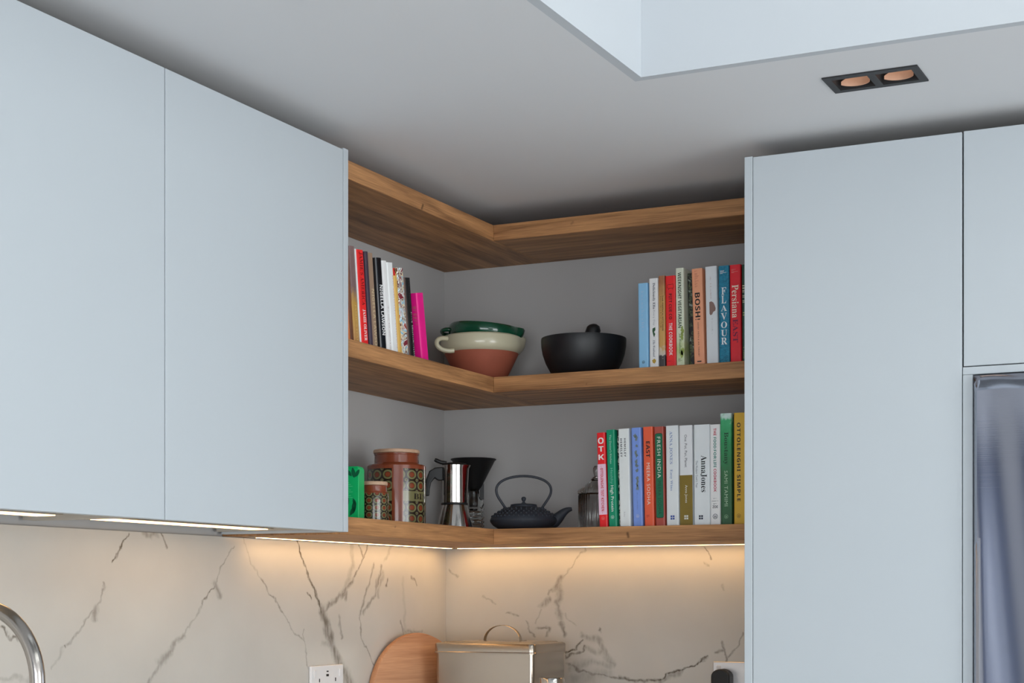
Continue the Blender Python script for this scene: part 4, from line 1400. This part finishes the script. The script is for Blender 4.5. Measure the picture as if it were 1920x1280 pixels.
b = low('orange book with black and white capitals on the lowest shelf', .7030, .0255, .241, 1.1, cover_mat((232, 88, 56)))
b.down('EAST', 150, 315, .0100, (30, 20, 18), 'bold')
b.down('MEERA SODHA', 370, 800, .0084, (246, 226, 214), 'sans', spacing=1.1)
for p in (903, 918):
    b.scribble(p, p + 8, .0140, (176, 48, 40), step=.004)
b = low('terracotta book with a long green title label', .7315, .0250, .240, 1.1, cover_mat((158, 70, 58)))
b.panel(68, 934, ink((20, 62, 44)), x0=.0030, x1=.0222, r=.0045, name='label_border')
o = b.panel(75, 927, ink((10, 112, 76)), x0=.0040, x1=.0212, r=.004, name='title_label')
o.location.y = -.0003
for s, p0, p1, c in (('FRESH INDIA', 105, 525, (232, 238, 226)), ('MEERA SODHA', 555, 895, (16, 66, 46))):
    o = b.down(s, p0, p1, .0088, c, 'sans', xc=.0126, spacing=1.15)
    o.location.y = -.0004
b = low('white book with pale blue serif lettering', .7600, .0320, .241, .6, cover_mat((206, 210, 220)))
b.down('ANNA JONES', 57, 392, .0080, (138, 156, 196), 'serif', xc=.0135)
b.down('Easy Wins', 447, 662, .0076, (138, 156, 196), 'serif', xc=.0135)
b.squares(935, .0100, (62, 88, 170), xc=.0160)
b = low('white book with an olive lower half', .7945, .0330, .240, .6, cover_mat((206, 208, 210)))
b.panel(505, 1012, cover_mat((116, 96, 24)))
b.down('One: Pot, Pan, Planet', 95, 425, .0074, (70, 72, 78), 'sans', xc=.0165)
b.down('Anna Jones', 605, 785, .0080, (232, 230, 216), 'sans', xc=.0165)
b.squares(932, .0100, (226, 226, 216))
b = low('thickest white book, with bold black serif lettering', .8300, .0405, .240, .3, cover_mat((204, 209, 220)))
b.down('AnnaJones', 312, 682, .0165, (24, 26, 34), 'serif', xc=.0255)
b.down("The Modern Cook's Year", 362, 637, .0052, (96, 102, 116), 'sans', xc=.0080)
b.squares(935, .0100, (30, 36, 60), xc=.0180)
b = low('white book with red and teal capitals and round mark at its foot', .8712, .0255, .239, .35, cover_mat((214, 218, 226)))
for s, p0, p1, c in (('THE', 38, 112, (196, 40, 70)), ('FOOD', 130, 242, (30, 134, 120)), ('FOR', 256, 348, (30, 134, 120)), ('LIFE', 358, 432, (30, 134, 120)), ('COOKBOOK', 448, 678, (196, 40, 80))):
    b.down(s, p0, p1, .0068, c, 'bold')
for p in (742, 768, 795):
    b.scribble(p, p + 8, .010 if p != 768 else .017, (70, 74, 86), step=.003)
b.across('ZOE', 815, 842, .0130, (30, 34, 50), 'bold')
b.ring(925, .0062, (50, 56, 74), w=.0012)
b = low('taller green book fading to pale at the top, dark serif title', .8975, .0280, .264, .45, zgrad('green_fade_cover', [(.0, (40, 82, 50)), (.12, (48, 104, 62)), (.20, (40, 140, 84)), (.245, (60, 164, 108)), (.255, (176, 206, 196)), (.264, (196, 214, 210))]))
b.down('Boustany', 190, 515, .0135, (18, 70, 42), 'serif')
b.down('SAMI TAMIMI', 575, 930, .0086, (176, 206, 176), 'sans', spacing=1.1)
b.ring(1035, .0048, (150, 190, 150))
b = low('thin dark book pushed back between the green and yellow books', .9262, .0030, .262, .4, cover_mat((46, 40, 34)), y=-.268)
b = low('tallest mustard yellow book with black capitals at the tall cupboard', .9300, .0340, .264, .1, cover_mat((190, 150, 40)))
b.down('OTTOLENGHI SIMPLE', 100, 885, .0086, (30, 24, 16), 'bold', xc=.0125, spacing=1.15)
b.ring(1030, .0048, (110, 84, 24), xc=.0125)

# leaning row against the wall cabinet: spines face +x
XS = .275


def lean(label, y, th, h, tilt, mat, x=XS, depth=.19, **k):
    return Book(label, (x, y, Z_MID), math.radians(90), math.radians(tilt), th, h, depth, mat, G_LEFT, KX, **k)


b = lean('orange brown book at the wall cabinet edge, first of the leaning row', -.9505, .0110, .213, 6.7, zgrad('orange_brown_cover', [(0, (196, 112, 62)), (.09, (184, 100, 56)), (.11, (110, 66, 44)), (.21, (168, 100, 62))]))
b = lean('dark brown thin book, second of the leaning row', -.9390, .0140, .213, 6.7, zgrad('brown_cover', [(0, (92, 56, 38)), (.11, (120, 76, 50)), (.21, (120, 84, 72))]))
b = lean('tan and gold book with faint gold capitals, left of the thin white one', -.9240, .0235, .213, 6.7, zgrad('tan_gold_cover', [(0, (176, 130, 84)), (.06, (180, 140, 72)), (.09, (176, 136, 66)), (.12, (116, 92, 92)), (.21, (124, 98, 96))]))
b.down("JAMIE'S ITALY", 520, 900, .0080, (214, 180, 110), 'serif')
b = lean('very thin white book left of the red leaning book', -.8985, .0048, .211, 6.7, cover_mat((222, 220, 212)), hard=False)
b = lean('bright red leaning book with white capitals', -.8930, .0300, .211, 6.7, cover_mat((214, 40, 40)))
b.down("JAMIE'S AMERICA", 20, 505, .0150, (140, 22, 26), 'serif', xc=.0170)
b.down('JAMIE OLIVER', 540, 825, .0125, (248, 240, 236), 'serif', xc=.0170)
b = lean('dark aubergine book right of the red leaning book', -.8615, .0125, .212, 6.7, cover_mat((58, 48, 62)), x=.279)
b = lean('tan brown book with pale capitals left of the glossy black book', -.8480, .0315, .213, 6.8, cover_mat((140, 116, 98)), x=.272)
b.down('NIGELLA LAWSON', 330, 900, .0110, (206, 186, 150), 'bold', xc=.0215)
b = lean('glossy black leaning book with white capitals', -.8155, .0232, .207, 6.9, plain('glossy_black_cover', (22, 24, 30), rough=0.15), x=.280)
b.down('NIGELLA LAWSON', 250, 715, .0125, (238, 238, 238), 'bold', xc=.0130)
b = lean('thin purple patterned book right of the glossy black book', -.7905, .0088, .206, 7.0, blotch('purple_pattern_cover', [(60, 50, 66), (96, 84, 100), (150, 140, 150), (74, 60, 78)], 60), x=.270)
b = lean('white book right of the purple patterned book', -.7795, .0200, .207, 7.3, cover_mat((214, 216, 218)))
b.scribble(420, 830, .0040, (176, 150, 156), xc=.013)
b = lean('second white book, left of the gold one, with red flecks', -.7572, .0265, .207, 7.6, cover_mat((210, 216, 224)))
b.scribble(120, 800, .0030, (190, 120, 130), xc=.021, step=.006)
b = lean('gold book with a red top corner and dark swirls', -.7275, .0155, .199, 8.0, cover_mat((196, 158, 86)))
b.panel(0, 70, cover_mat((190, 40, 46)), x0=.0006, x1=.0060)
for i in range(5):
    b.shape(blob(.0040 + i * .0022, 14 + (i % 3) * 12, .0016, 12, seed=70 + i, wob=.5), (30, 24, 24))
b = lean('multicoloured paisley patterned book beside the gold one', -.7110, .0290, .203, 8.0, blotch('paisley_cover', [(120, 40, 52), (226, 222, 214), (88, 44, 52), (206, 190, 160), (120, 170, 196), (232, 228, 222), (150, 60, 50)], 55, stretch=(1, 1, .7)))
b = lean('thin brown book left of the matt black one', -.6810, .0068, .186, 8.1, cover_mat((96, 76, 70)))
b = lean('matt black book with fine white print beside the pink book', -.6730, .0230, .187, 8.3, cover_mat((24, 24, 26)))
b.scribble(330, 780, .0060, (206, 204, 200), xc=.0165, step=.0050)
b.scribble(20, 320, .0030, (96, 96, 96), xc=.014, step=.006)
b = lean('hot pink leaning book, last and shortest of the row', -.6165, .0315, .161, 10.4, cover_mat((226, 24, 124)))
b.scribble(130, 330, .010, (196, 120, 110), xc=.0105, step=.008, side=True, name='cover_print')
